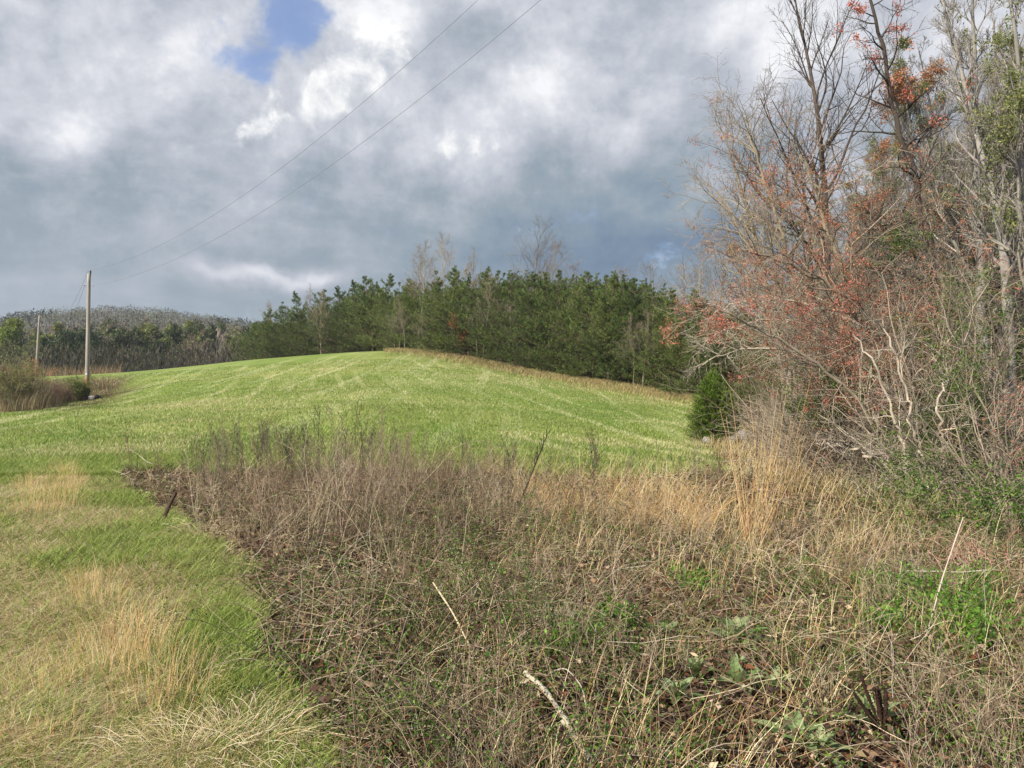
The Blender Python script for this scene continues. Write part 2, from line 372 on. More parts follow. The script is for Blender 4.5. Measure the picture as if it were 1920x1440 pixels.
g_col = q.mix(q.m('MULTIPLY', q.m('MAXIMUM', st1, q.m('MULTIPLY', st2, .7)), .5), g_col, lin(206, 202, 156))
g_col = q.mix(q.m('MULTIPLY', q.sstep(n0, .42, .62), .35), g_col, lin(110, 138, 60))
v_col = q.ramp(n3, [(.3, lin(66, 58, 34)), (.55, lin(104, 100, 52)), (.8, lin(146, 130, 86))])
l_col = q.ramp(n3, [(.28, lin(44, 33, 26)), (.5, lin(84, 65, 50)), (.75, lin(120, 98, 76))])
l_col = q.mix(q.sstep(n2, .5, .7), l_col, lin(112, 74, 50))
cc = q.mix(q.m('MULTIPLY', zs.outputs[1], .85), g_col, v_col); cc = q.mix(zs.outputs[0], cc, l_col)
b = q.new('ShaderNodeBsdfPrincipled'); q.put(b.inputs['Base Color'], cc); b.inputs['Roughness'].default_value = .95; b.inputs['Specular IOR Level'].default_value = .1
bp = q.new('ShaderNodeBump'); bp.inputs['Strength'].default_value = .9; bp.inputs['Distance'].default_value = .10
hh = q.m('ADD', q.m('MULTIPLY', n3, .5), q.noise(pos, 2.2, 5, .7)); q.l.new(hh, bp.inputs['Height']); q.l.new(bp.outputs[0], b.inputs['Normal'])
ou = q.new('ShaderNodeOutputMaterial'); q.l.new(b.outputs[0], ou.inputs[0])
mb = MB(); mb.add(V, [Fq[:, ::-1], Ft[:, ::-1]], zone); go = mb.build('ground', gm); tag(go, kind='structure')
# ------------------------------------------------------------------ tree generators (meshes at the origin)
TAN = np.array(lin(152, 138, 116)); GREY = np.array(lin(134, 128, 118)); DARK = np.array(lin(80, 70, 62)); PALE = np.array(lin(182, 168, 148))
def VC(rng, n, col): c = np.asarray(col, float); return pick(rng, n, [c * .55, c * .85, c, c * 1.35], [.25, .3, .3, .15], .1)
def bare_tree(rng, h, r0, col, n=(20, 6, 5, 4), lean=(0, 0), t0=.28, spread=.38, tcol=None, buds=None, ang=(58, 28), budn=0, wander=.05, tip=.003, upt=.5, bs=.05, twf=.55, bt=(0, 1)):
    tr, br, bd = MB(), MB(), MB(); tcol = col if tcol is None else tcol
    d0 = np.array([[lean[0], lean[1], 1.]])
    p0, q0 = grow(rng, np.array([[0, 0, -.15]]), d0, np.array([h]), np.array([r0]), 16, wander, (0, 0, .2), .12)
    q0[:, 0] *= 1.35; tubes(tr, p0, q0, 9, tcol)
    s, d, L, r, t = kids(rng, p0, q0, n[0], t0, .99, ang, lambda t: spread * (1.12 - t * .9), .55, rmin=tip * 2)
    p1, q1 = grow(rng, s, d, L, r, 8, .12, (0, 0, upt), .25); tubes(br, p1, q1, 5, VC(rng, len(p1), col))
    s, d, L, r, t = kids(rng, p1, q1, n[1], .15, 1, (50, 30), lambda t: .62 * (1.1 - t * .7), .6, up=.1, rmin=tip * 1.4)
    p2, q2 = grow(rng, s, d, L, r, 5, .14, (0, 0, upt * .7), .35); tubes(br, p2, q2, 4, VC(rng, len(p2), col))
    s, d, L, r, t = kids(rng, p2, q2, n[2], .15, 1, 42, lambda t: .6 * (1.15 - t * .6), .65, up=.1, rmin=tip)
    p3, q3 = grow(rng, s, d, L, r, 3, .16, (0, 0, upt * .4), .5); tubes(br, p3, q3, 3, VC(rng, len(p3), col))
    last = p3
    if n[3]:
        s, d, L, r, t = kids(rng, p3, q3, n[3], .2, 1, 38, lambda t: twf + 0 * t, .7, up=.08, rmin=tip * .8)
        p4, q4 = grow(rng, s, d, L, r, 2, .18, (0, 0, .1), .5); tubes(br, p4, q4, 3, VC(rng, len(p4), col)); last = p4
    if buds is not None:
        tips = last[:, 1:, :].reshape(-1, 3)
        # buds come in clusters: keep the tips where a 3-D noise is high
        keep = vn(tips[:, 0] + tips[:, 2] * .7, tips[:, 1] - tips[:, 2] * .5, 1.3, 3) > (1 - budn)
        hf = tips[:, 2] / h; keep &= (hf > bt[0]) & (hf < bt[1]); tips = tips[keep]
        if len(tips):
            tips = np.repeat(tips, 3, 0) + rng.normal(0, bs * .8, (len(tips) * 3, 3))
            leaves(bd, tips, rng.normal(0, 1, (len(tips), 3)) + [0, 0, .3], rng.uniform(.6, 1.4, len(tips)) * bs, rng.uniform(.4, .8, len(tips)) * bs, pick(rng, len(tips), buds, var=.2), rng)
    return tr, br, bd
def place_tree(name, parts, loc, label, cat, group=None, rz=0, mats=(None, None, None), pn=('trunk', 'branches', 'buds')):
    e = empty(name, loc, label, cat, group, rz)
    for m_, nm, mt in zip(parts, pn, mats):
        if m_.n: m_.build(nm, mt, e)
    return e
BT = (M_bark, M_twig, M_bud); BL = (M_bark, M_twig, M_leaf)
def pine(rng, h, R, low=.05, dens=1.0, col=(lin(88, 106, 50), lin(104, 120, 60), lin(124, 134, 76), lin(68, 90, 44)), shape=.75, nl=9):
    tr, cr = MB(), MB()
    p0, q0 = grow(rng, np.array([[0, 0, -.1]]), np.array([[0, 0, 1.]]), np.array([h]), np.array([.012 * h]), 12, .02, (0, 0, .1), .12)
    tubes(tr, p0, q0, 7, lin(96, 80, 66))
    nb = int(h * 14 * dens)
    nw = int(h * 2.1); wh = np.sort(rng.random(nw) * .35 + np.arange(nw)) / nw; t = low + (1 - low) * np.clip(wh[np.minimum((nw * np.where(rng.random(nb) < .5, rng.random(nb), 1 - np.sqrt(rng.random(nb)))).astype(int), nw - 1)] + rng.normal(0, .006, nb), 0, .99)
    i = np.clip((t * 12).astype(int), 0, 11); w = (t * 12 - i)[:, None]; s = p0[0, i] * (1 - w) + p0[0, i + 1] * w
    a = rng.uniform(0, 2 * pi, nb)
    prof = np.minimum(((1 - t) * 1.3) ** 1.25, 1) ** shape * (.75 + .25 * sst(t, 0, .2)) * (1 + .22 * np.sin(a * 2 + t * 9) + .18 * np.sin(a * 3 - t * 21))
    L = R * prof * (.4 + 1.1 * rng.random(nb) ** 1.3) + .12
    up = .02 + .55 * t ** 1.5
    d = np.stack([np.cos(a), np.sin(a), up + rng.normal(0, .08, nb)], 1)
    p1, q1 = grow(rng, s, d, L, np.full(nb, .03), 5, .06, (0, 0, .35), .3); tubes(tr, p1, q1, 3, lin(110, 92, 74))
    s, d, L2, r, tt = kids(rng, p1, q1, nl, .28, 1.0, (55, 30), lambda t: .48 * (1.15 - t * .75), .5, flat=.85, up=.06, rmin=.006)
    p2, q2 = grow(rng, s, d, L2, r, 3, .12, (0, 0, .35), .5); tubes(tr, p2, q2, 3, lin(104, 88, 66))
    allp = np.concatenate([p2[:, 1:].reshape(-1, 3), (p2[:, 1:] * .5 + p2[:, :-1] * .5).reshape(-1, 3), p1[:, 3:].reshape(-1, 3)])
    ad = np.concatenate([np.repeat(nrm(p2[:, -1] - p2[:, 0]), 3, 0), np.repeat(nrm(p2[:, -1] - p2[:, 0]), 3, 0), np.repeat(nrm(p1[:, -1] - p1[:, 3]), 3, 0)])
    kpp = np.concatenate([np.repeat(rng.random(len(L2)) < np.clip(L2 / .5, .10, 1), 3), np.repeat(rng.random(len(L2)) < np.clip(L2 / .5, .10, 1), 3), rng.random(len(p1) * 3) < np.repeat(np.clip(L / .9, .3, 1), 3)]); allp = allp[kpp]; ad = ad[kpp]
    m = 5; N = len(allp) * m
    pp = np.repeat(allp, m, 0) + rng.normal(0, .04, (N, 3)); dd = np.repeat(ad, m, 0) * 1.0 + rng.normal(0, .5, (N, 3)) + [0, 0, .25]
    cc_ = np.repeat(pick(rng, len(allp), col, var=.26), m, 0) * (1 + rng.normal(0, .08, (N, 1)))
    leaves(cr, pp, dd, rng.uniform(.12, .27, N), rng.uniform(.018, .038, N), cc_, rng)
    return tr, cr
R0 = np.random.default_rng
BUDR = [lin(200, 118, 92), lin(208, 136, 104), lin(180, 118, 90), lin(206, 122, 110)]
BUDO = [lin(192, 132, 84), lin(178, 122, 84), lin(176, 140, 96)]
BUDG = [lin(132, 138, 78), lin(112, 124, 62), lin(150, 150, 92)]
GREEN = [lin(92, 120, 44), lin(74, 102, 36), lin(118, 144, 58), lin(58, 82, 30)]
# ------------------------------------------------------------------ the pine stand beyond the field
rng = R0(11)
pines = []
for i, (h, R, low, dn, sh) in enumerate([(11.5, 4.3, .01, 1.2, 1.0), (10.5, 4.0, .01, 1.2, .9), (12, 3.9, .02, 1.1, 1.0), (11, 3.5, .06, 1.0, .9), (12.5, 3.5, .12, .95, .85), (9, 3.8, .01, 1.25, 1.05), (11.8, 3.2, .20, .85, .8)]):
    tr, cr = pine(rng, h, R, low, dn, shape=sh)
    e = empty('pine_tree', (0, -50 - i * 9, 0)); tr.build('trunk', M_bark, e); cr.build('crown', M_needle, e); pines.append((e, h))
used = set(); npine = 0
def put_pine(v, x, y, h, label, group):
    src, h0 = pines[v]
    if v in used: e = copy_tree(src)
    else: e = src; used.add(v)
    s = h / h0; e.location = (x, y, gz(x, y)[0] - .05); e.rotation_euler = (0, 0, rng.uniform(0, 6.28)); e.scale = (s * rng.uniform(.92, 1.1),) * 2 + (s,)
    tag(e, label, 'pine tree', group)
STAND = 'pines of the stand beyond the field'
GP = pines
# front row, left to right; heights follow the skyline of the photograph
def top_h(px_, y_, d_): # tree height that puts its tip at photo row y_
    x_ = WX(px_, d_); return P(px_, y_, d_)[2] - gz(x_, d_)[0]
front = [(474, 625, 114, 1), (500, 598, 111, 0), (533, 586, 110, 5), (562, 566, 109, 0), (596, 562, 107, 1), (640, 548, 104, 0), (672, 538, 102, 0), (700, 530, 99, 1), (728, 528, 95, 0),
         (752, 546, 88, 2), (778, 530, 87, 1), (815, 516, 84, 2), (846, 506, 82, 0), (878, 522, 80, 3), (905, 512, 79.5, 3), (934, 524, 78, 2), (962, 518, 77, 4), (993, 520, 75, 0), (1020, 522, 74, 3), (1050, 516, 73, 2),
         (1082, 520, 71.5, 1), (1112, 528, 70.5, 2), (1140, 520, 69, 6), (1168, 530, 68, 3), (1196, 534, 67, 6), (1226, 540, 66, 4), (1256, 552, 65, 0), (1284, 556, 63, 1), (1310, 572, 62, 0), (1345, 590, 60, 1), (1385, 600, 59, 0), (1430, 600, 58, 1)]
ORD = ['first', 'second', 'third', 'fourth', 'fifth', 'sixth', 'seventh', 'eighth', 'ninth', 'tenth', 'eleventh', 'twelfth', 'thirteenth', 'fourteenth', 'fifteenth', 'sixteenth']
for i, (px, ty, d, v) in enumerate(front):
    h = top_h(px, ty, d) + (1.8 if i < 5 else 1.2 if i < 10 else .8)
    if i < 9: lb = f'{ORD[i]} pine from the left end of the stand, behind the crest'
    elif i < 21: lb = f'{ORD[i - 9]} front row pine to the right of the hill crest'
    else: lb = f'{ORD[len(front) - 1 - i]} front row pine counted from the right end of the stand'
    put_pine(v, WX(px, d), d, max(h, 4), lb, STAND)
for i in range(118):                                        # the rows behind
    px = rng.uniform(480, 1480); d0 = np.interp(px, [470, 735, 1000, 1290, 1480], [114, 93, 74, 63, 58]); back = 2.2 + 26 * rng.random() ** 1.3; d = d0 + back
    ty = np.interp(px, [470, 530, 600, 650, 730, 790, 850, 1000, 1100, 1200, 1290, 1480], [618, 588, 562, 548, 528, 530, 508, 512, 515, 528, 556, 600]) + rng.uniform(-12, 10)
    x = WX(px, d); h = min(top_h(px, ty, d), 16)
    if h < 5: continue
    put_pine([2, 3, 4, 6, 3, 4, 1][i % 7], x, d, h, 'pine top rising from inside the ' + ('left' if px < 740 else 'middle' if px < 1060 else 'right') + ' part of the dense stand', 'pines inside the ' + ('left' if px < 740 else 'middle' if px < 1060 else 'right') + ' of the stand')
# bare trees in and over the stand
rng = R0(21)
bt = [place_tree('bare_tree', bare_tree(R0(100 + i), h, r, c, (24, 6, 5, 3), spread=sp * 1.9, t0=t0, ang=(40, 24), tip=.007, upt=.3), (0, -80 - 9 * i, 0), None, None, mats=BT) for i, (h, r, c, sp, t0) in
      enumerate([(14, .10, PALE * .8, .22, .4), (13, .08, TAN * 1.0, .24, .35), (15, .13, GREY, .28, .35), (12, .09, TAN, .27, .2)])]
ub = set()
def put_bare(v, px, ty, d, label, group, hmin=4, hmax=22):
    x = WX(px, d); h = min(max(top_h(px, ty, d), hmin), hmax); src = bt[v]; h0 = (14, 13, 15, 12)[v]
    if v in ub: e = copy_tree(src)
    else: e = src; ub.add(v)
    e.location = (x, d, gz(x, d)[0]); e.scale = (h / h0,) * 3; e.rotation_euler = (0, 0, rng.uniform(0, 6.28)); tag(e, label, 'bare tree', group)
for v, px, ty, d, lb in [(0, 785, 458, 86, 'tall pale bare tree, left of the pair rising above the pines at the hill crest'), (0, 832, 446, 85, 'tall pale bare tree, right of the pair rising above the pines at the hill crest'),
        (1, 803, 476, 88, 'thin bare tree between the two tall pale ones at the hill crest'), (1, 883, 482, 90, 'thin bare tip poking out of the pines right of the crest'),
        (2, 992, 428, 88, 'bare forked tree standing highest above the middle of the pine stand'), (3, 1030, 462, 90, 'bushy bare tree just right of the highest forked one above the pines'),
        (3, 505, 572, 118, 'pale bare tree above the left end of the pine stand'), (1, 580, 545, 112, 'thin bare tree between the two left clumps of pines'),
        (3, 602, 552, 104, 'dark bare tree in the notch between the two left clumps of pines'),
        (3, 1090, 500, 92, 'bare twiggy crown just over the pines right of the middle'), (3, 1150, 506, 92, 'reddish bare crown just over the pines, left of the low right end'),
        (3, 1235, 500, 84, 'round bare crown above the right end of the pines'), (2, 1298, 462, 78, 'slender bare tree above the right end of the pines beside the thicket'), (3, 1270, 516, 80, 'small bare crown tucked between two others above the right end of the pines'),
        (1, 760, 560, 84, 'thin bare sapling left of the pale pair at the stand edge'), (3, 795, 590, 83, 'twiggy tan undergrowth tree before the pale pair'), (1, 905, 520, 78, 'thin pale trunk among the pines below the crest'),
        (3, 1205, 588, 64.5, 'spreading bare tree at the edge of the pines, its forked limbs against the dark'), (1, 1188, 600, 65.5, 'thin bare tree beside the spreading one at the pine edge')]:
    put_bare(v, px, ty, d, lb, 'bare trees among the pines')
for i in range(26):
    px = rng.uniform(740, 1300); d = np.interp(px, [735, 1000, 1290], [86, 73.5, 62.5]) + rng.uniform(.5, 4)
    put_bare([1, 0, 3][i % 3], px, np.interp(px, [735, 1300], [590, 600]) + rng.uniform(-40, 40), d, 'thin bare sapling standing among the trunks at the pine edge', 'saplings at the pine edge')
# brown leafed beech in the dark gap
p = P(868, 668, 82); T = bare_tree(R0(7), 4.5, .05, TAN, (16, 5, 4, 0), t0=.1, buds=[lin(150, 92, 62), lin(170, 108, 76)], budn=.8, bs=.16, tip=.01)
place_tree('young_beech', T, gp(p[0], 80.5)[0], 'small tree still holding russet leaves in the dark gap of the pines', 'tree', mats=BT)
# fallen litter and tall dry grass along the pine edge
# ------------------------------------------------------------------ far woods and hill
rng = R0(31)
mbf, mbt = MB(), MB(); N = 9500
a = np.radians(rng.uniform(-47, 8, N)); Rf = rng.uniform(235, 640, N) ** 1.0; x = Rf * np.sin(a); y = Rf * np.cos(a); z = gz(x, y)
hh = rng.uniform(6.5, 11, N); pineq = fb(x, y, .012, 9) + rng.normal(0, .08, N) - sst(Rf, 330, 420) * .17 > .52
green = (rng.random(N) < .07) & ~pineq
cols = np.where(pineq[:, None], pick(rng, N, [lin(46, 58, 36), lin(56, 66, 40)], var=.15), pick(rng, N, [lin(100, 98, 84), lin(114, 110, 94), lin(92, 92, 78), lin(100, 108, 76)], var=.12))
cols = np.where(green[:, None], pick(rng, N, [lin(122, 130, 76)], var=.12), cols)
m = 22; K = N * m; ii = np.repeat(np.arange(N), m); u = rng.random(K)
rad_ = (np.where(pineq[ii], 2.4, 2.6) * np.sqrt(np.maximum(.12, np.where(pineq[ii], 1.05 - u, 1 - (2 * u - 1.05) ** 2)))) * np.sqrt(rng.random(K)); aa = rng.uniform(0, 2 * pi, K)
pp = np.stack([x[ii] + rad_ * np.cos(aa), y[ii] + rad_ * np.sin(aa), z[ii] + hh[ii] * (.22 + .70 * u)], 1)
dd = np.stack([np.cos(aa) * .35, np.sin(aa) * .35, np.full(K, .8)], 1) + rng.normal(0, .5, (K, 3))
leaves(mbf, pp, dd, np.where(pineq[ii], 1.5, 1.15) * rng.uniform(.6, 1.3, K), np.where(pineq[ii], .9, .42) * rng.uniform(.6, 1.3, K), cols[ii] * (1 + rng.normal(0, .12, (K, 1))), rng)
st = np.stack([x, y, z], 1)[~pineq]; tp = np.stack([st, st + np.stack([0 * st[:, 0], 0 * st[:, 0], hh[~pineq] * .9], 1)], 1)
tubes(mbf, tp, np.stack([np.full(len(st), .15), np.full(len(st), .05)], 1), 3, pick(rng, len(st), [lin(122, 116, 104)], var=.12))
fo = mbf.build('distant_wood', M_far, smooth=False); tag(fo, 'bare grey wood with scattered pines covering the distant hill', 'wood', kind='stuff')
# middle row, trees one can tell apart
rng = R0(41)
MF = (M_bark, M_twig, M_leaf)
fv = [(place_tree('woodland_tree', bare_tree(R0(300 + i), 16, .22, c, (18, 7, 6, 3), spread=.40, t0=.2, ang=(62, 30), tip=.028, upt=.6, buds=bd_, budn=bn, bs=.38), (0, -130 - 20 * i, 0), None, None, mats=MF), 16) for i, (c, bd_, bn) in
      enumerate([(TAN * .8, BUDG, .2), (GREY * .8, BUDG, .55), (PALE * .8, None, 0), (TAN * .8, [lin(140, 150, 70), lin(120, 136, 58)], .85), (GREY * .6, [lin(96, 106, 62)], .45)])]
pv = []
for i in range(3):
    tr, cr = MB(), MB(); h = 16
    p0, q0 = grow(rng, np.array([[0, 0, 0.]]), np.array([[0, 0, 1.]]), np.array([h * .95]), np.array([.25]), 8, .02, (0, 0, .1), .2); tubes(tr, p0, q0, 6, lin(90, 76, 64))
    K = 5200; u = rng.random(K); lob = rng.integers(0, 26, K); lc = rng.normal(0, 1, (26, 3)); lc = nrm(lc) * rng.uniform(.3, 1, (26, 1)) * [3.6, 3.6, 5.8] + [0, 0, 10]
    pp = lc[lob] + nrm(rng.normal(0, 1, (K, 3))) * rng.uniform(.3, 1.0, (K, 1)) ** .5 * [1.7, 1.7, 1.2]
    leaves(cr, pp, nrm(rng.normal(0, .6, (K, 3)) + [0, 0, .5]), rng.uniform(.4, .8, K), rng.uniform(.12, .26, K), pick(rng, K, [lin(52, 66, 36), lin(64, 80, 42), lin(44, 58, 34)], var=.15), rng, )
    e = empty('old_pine', (0, -260 - 20 * i, 0)); tr.build('trunk', M_bark, e); cr.build('crown', M_needle, e); pv.append((e, h))
uu = set()
def put_any(pool, v, x, d, h, label, cat, group):
    src, h0 = pool[v]; key = (id(pool), v)
    if key in uu: e = copy_tree(src)
    else: e = src; uu.add(key)
    s = h / h0; e.location = (x, d, gz(x, d)[0] - .1); e.rotation_euler = (0, 0, rng.uniform(0, 6.28)); e.scale = (s * rng.uniform(.95, 1.25),) * 2 + (s,); tag(e, label, cat, group)
FG = 'trees of the wood below the far hill'
for px, ty, d, pool, v, lb, cat in [(12, 598, 150, fv, 3, 'tall fresh green tree at the left edge of the picture', 'tree'), (50, 628, 155, fv, 3, 'yellow green budding tree just left of the small far pole', 'tree'),
        (128, 618, 150, pv, 0, 'dark pine directly left of the near pole', 'pine tree'), (158, 606, 158, pv, 1, 'broad dark pine right behind the near pole', 'pine tree'), (182, 640, 150, pv, 2, 'low dark pine close to the right of the near pole', 'pine tree'),
        (90, 640, 150, fv, 1, 'grey green tree between the two poles', 'tree'), (232, 618, 160, fv, 4, 'greyish budding tree second to the right of the near pole', 'tree'), (258, 612, 165, fv, 1, 'pale green haze of a budding tree with a light forked trunk', 'tree'),
        (290, 640, 158, pv, 2, 'small dark pine in front of the pale forked trees', 'pine tree'), (320, 608, 175, fv, 1, 'dark headed tree over the pale ones left of the middle', 'tree'), (310, 640, 160, fv, 0, 'wide tan bare tree right of the small dark pine', 'tree'),
        (352, 622, 160, fv, 0, 'wide tan bare tree in the middle of the wood', 'tree'), (385, 616, 165, fv, 2, 'pale bare tree with spreading crown, right half of the wood', 'tree'), (408, 626, 160, fv, 2, 'second pale bare tree from the pines', 'tree'), (440, 630, 165, fv, 2, 'white limbed bare tree just before the pine stand', 'tree'),
        (468, 612, 175, pv, 0, 'dark pine squeezed against the left end of the pine stand', 'pine tree')]:
    x = WX(px, d); put_any(pool, v, x, d, min(max(top_h(px, ty, d), 6), 22), lb, cat, FG)
for i in range(95):
    px = rng.uniform(-60, 500); d = rng.uniform(162, 232); ty = 616 + rng.uniform(-10, 30) - (d - 160) * .12; x = WX(px, d)
    if i % 4 == 0: put_any(pv, i % 3, x, d, min(max(top_h(px, ty, d), 8), 22), 'dark pine deep in the wood below the far hill', 'pine tree', 'dark pines of the far wood')
    else: put_any(fv, [0, 4, 2, 1, 0, 4][i % 6], x, d, min(max(top_h(px, ty, d), 8), 22), 'greyish leafless tree deep in the wood below the far hill', 'tree', 'leafless trees of the far wood')
# low growth at the foot of the far wood
mbu = MB(); K = 60000; a = np.radians(rng.uniform(-36, -17, K)); Rf = rng.uniform(128, 175, K); x = Rf * np.sin(a); y = Rf * np.cos(a)
leaves(mbu, np.stack([x, y, gz(x, y) + rng.random(K) ** 1.5 * 5], 1), rng.normal(0, .4, (K, 3)) + [0, 0, 1], rng.uniform(.5, 1.4, K), rng.uniform(.04, .12, K), pick(rng, K, [TAN * .38, GREY * .35, tuple(TAN * .28), lin(58, 64, 38)]), rng)
tag(mbu.build('undergrowth', M_twig), 'brown twiggy undergrowth at the foot of the far wood', 'undergrowth', kind='stuff')
# ------------------------------------------------------------------ poles and wires
rng = R0(51)
def pole(name, base, top, r0, r1, label, brk=.75, ntag=True):
    base = np.array(base); top = np.array(top); e = empty(name, base, label, 'utility pole'); H = top - base
    mb = MB(); t = np.linspace(0, 1, 15)[:, None]; pts = (t * H)[None]; pts[0, 0, 2] -= .3
    zc_ = t[:, 0] * H[2]; c_ = np.where(zc_[:, None] < 1.7, np.array(lin(150, 112, 70)), np.array(lin(158, 148, 134)))
    tubes(mb, pts, (r0 + (r1 - r0) * t[:, 0])[None], 14, np.repeat(c_, 14, 0)); 
    cap = pts[0, -1]; ring = len(mb.V[0]) - 14; mb.add(cap[None], np.zeros((0, 3), int), np.array(lin(120, 112, 100))); mb.F.append(np.array([[ring + j, ring + (j + 1) % 14, mb.n - 1] for j in range(14)]))
    mb.build('pole_shaft', M_wood, e)
    mi = MB(); zz_ = np.array([-.18, -.1, 0, .05, .08, .12, .16, .2, .24, .26]); rq = np.array([.03, .035, .03, .07, .04, .075, .04, .07, .04, .01])
    o_ = np.array([0, 0, .0]); tubes(mi, (H + np.stack([0 * zz_ + .10, 0 * zz_, zz_ - .02], 1))[None], rq[None], 12, lin(60, 52, 48)); mi.build('insulator', M_metal, e)
    mk = MB(); c0 = H * (1 - brk / H[2]); tubes(mk, np.array([[c0 + [-.34, 0, .03], c0 + [-.2, 0, .03], c0 + [.2, 0, 0], c0 + [.30, 0, 0]]]), np.array([[.05, .03, .03, .045]]), 8, lin(150, 150, 150)); mk.build('bracket', M_metal, e)
    tz = H * (1.75 / H[2]); mt = MB(); w_ = .07; yy = -(r0 + .004)
    mt.add(np.array([tz + [-w_, yy, -.05], tz + [w_, yy, -.05], tz + [w_, yy, .07], tz + [-w_, yy, .07], tz + [-w_, yy + .02, -.05], tz + [w_, yy + .02, -.05], tz + [w_, yy + .02, .07], tz + [-w_, yy + .02, .07]]), np.array([[0, 1, 2, 3], [5, 4, 7, 6], [1, 5, 6, 2], [4, 0, 3, 7], [3, 2, 6, 7], [4, 5, 1, 0]]), lin(205, 205, 200)); mt.build('tag_plate', M_metal, e, smooth=False)
    return top, base + c0
bA = gp(P(163, 747, 55)[0], 55)[0]; tA = P(167, 513, 55.2)
tpA, brA = pole('utility_pole', bA, tA, .16, .11, 'tall weathered wooden pole standing at the left of the field, brown at its foot', .85)
bB = gp(P(67, 708, 108)[0], 108)[0]; tB = P(74, 592, 108.4)
tpB, brB = pole('utility_pole', bB, tB, .17, .12, 'smaller looking distant wooden pole at the left, far end of the field', 1.15)
def wire_from_pixels(A, pxs, name, label, cat):
    # the plan line from A to where the wire leaves the picture; heights from the photograph, fitted with one sag curve
    A = np.array(A); e1 = np.array([14.0, 11.0]); dp = e1 - A[:2]; ts, zs_ = [0.], [A[2]]
    for px, py in pxs:
        qd = pdir(px, py); uq = qd[0] / qd[1]; t = (uq * A[1] - A[0]) / (dp[0] - uq * dp[1]); yy = A[1] + t * dp[1]
        ts.append(t); zs_.append(EYE + qd[2] / qd[1] * yy)
    co_ = np.polyfit(ts, zs_, 2, w=[6] + [1] * len(pxs)); print(name, np.round(ts, 2), np.round(zs_, 2), np.round(np.polyval(co_, ts), 2), np.polyval(co_, 1))
    t = np.linspace(0, 1, 60); pts = np.stack([A[0] + t * dp[0], A[1] + t * dp[1], np.polyval(co_, t)], 1); pts[0] = A
    m_ = MB(); tubes(m_, pts[None], np.full((1, 60), .0075), 6, lin(118, 124, 130)); tag(m_.build(name, M_metal), label, cat, 'overhead wires'); return pts[-1]
wire_from_pixels(tpA + [.05, 0, .2], [(250, 488), (400, 400), (527, 312), (700, 180), (895, 0)], 'overhead_wire', 'upper of the two long wires crossing the sky from the near pole', 'wire')
wire_from_pixels(brA + [.3, 0, 0], [(345, 480), (600, 320), (780, 196), (960, 42), (1015, 0)], 'overhead_wire', 'lower of the two long wires crossing the sky from the near pole', 'wire')
def sag(A, Bp, s, label, col=(110, 112, 112)):
    A = np.array(A); Bp = np.array(Bp); t = np.linspace(0, 1, 30)[:, None]; pts = A + (Bp - A) * t - np.array([0, 0, 1.]) * 4 * s * t * (1 - t)
    m_ = MB(); tubes(m_, pts[None], np.full((1, 30), .010), 6, lin(*col)); tag(m_.build('overhead_wire', M_metal), label, 'wire', 'overhead wires')
sag(tpB + [.05, 0, .2], tpA + [-.05, 0, .2], 2.6, 'upper slack wire hanging between the two poles', (132, 138, 142))
sag(brB + [.2, 0, 0], brA + [-.3, 0, 0], 3.2, 'lower slack wire hanging between the two poles', (132, 138, 142))
gA = bA + (tA - bA) * (2.1 / (tA - bA)[2]); gE = P(187, 702, 57); gE[2] = gz(gE[0], 57)[0] - .05
m_ = MB(); tubes(m_, np.array([[gA, gA * .5 + gE * .5, gE + [.0, 0, .3]]]), np.full((1, 3), .02), 6, lin(150, 146, 138)); tag(m_.build('guy_wire', M_metal), 'short guy wire slanting to the ground right of the near pole', 'guy wire')
def rock(name, loc, sx, sy, sz, col, label, seed, cat='rock', group=None):
    r = R0(seed); n, m = 14, 9; u = np.linspace(0, 2 * pi, n, endpoint=False); v = np.linspace(-pi / 2, pi / 2, m)
    U, Vv = np.meshgrid(u, v); V = np.stack([np.cos(Vv) * np.cos(U), np.cos(Vv) * np.sin(U), np.sin(Vv)], -1).reshape(-1, 3)
    ax = nrm(r.normal(0, 1, (9, 3))); dd = V @ ax.T; V = V * (1 - .6 * np.maximum(0, dd - .62).max(1, keepdims=True)) * (1 + .06 * r.normal(0, 1, (len(V), 1)))
    V[:n] = V[:n].mean(0); V[-n:] = V[-n:].mean(0); idx = np.arange(n * m).reshape(m, n); Aq = idx[:-1]; Bq = np.roll(Aq, -1, 1); Dq = idx[1:]; Cq = np.roll(Dq, -1, 1)
    m_ = MB(); m_.add(V * [sx, sy, sz], np.stack([Aq, Bq, Cq, Dq], -1).reshape(-1, 4), lin(*col)); o = m_.build(name, M_rock, smooth=False, loc=loc); o.rotation_euler = (0, 0, r.uniform(0, 6)); tag(o, label, cat, group)
b_ = bA
rock('dirt_mound', b_ + [.25, -.1, .02], 1.0, .6, .28, (96, 82, 66), 'low mound of dirt heaped around the foot of the near pole', 3, 'mound')
rock('stone', gp(P(173, 750, 54.2)[0], 54.2)[0] + [0, 0, .12], .3, .25, .22, (170, 162, 148), 'pale stone at the right foot of the near pole', 4)
rock('stone', gp(P(181, 749, 54.4)[0], 54.4)[0] + [0, 0, .12], .34, .2, .2, (70, 62, 52), 'dark clod at the right of the pale stone by the pole', 5)
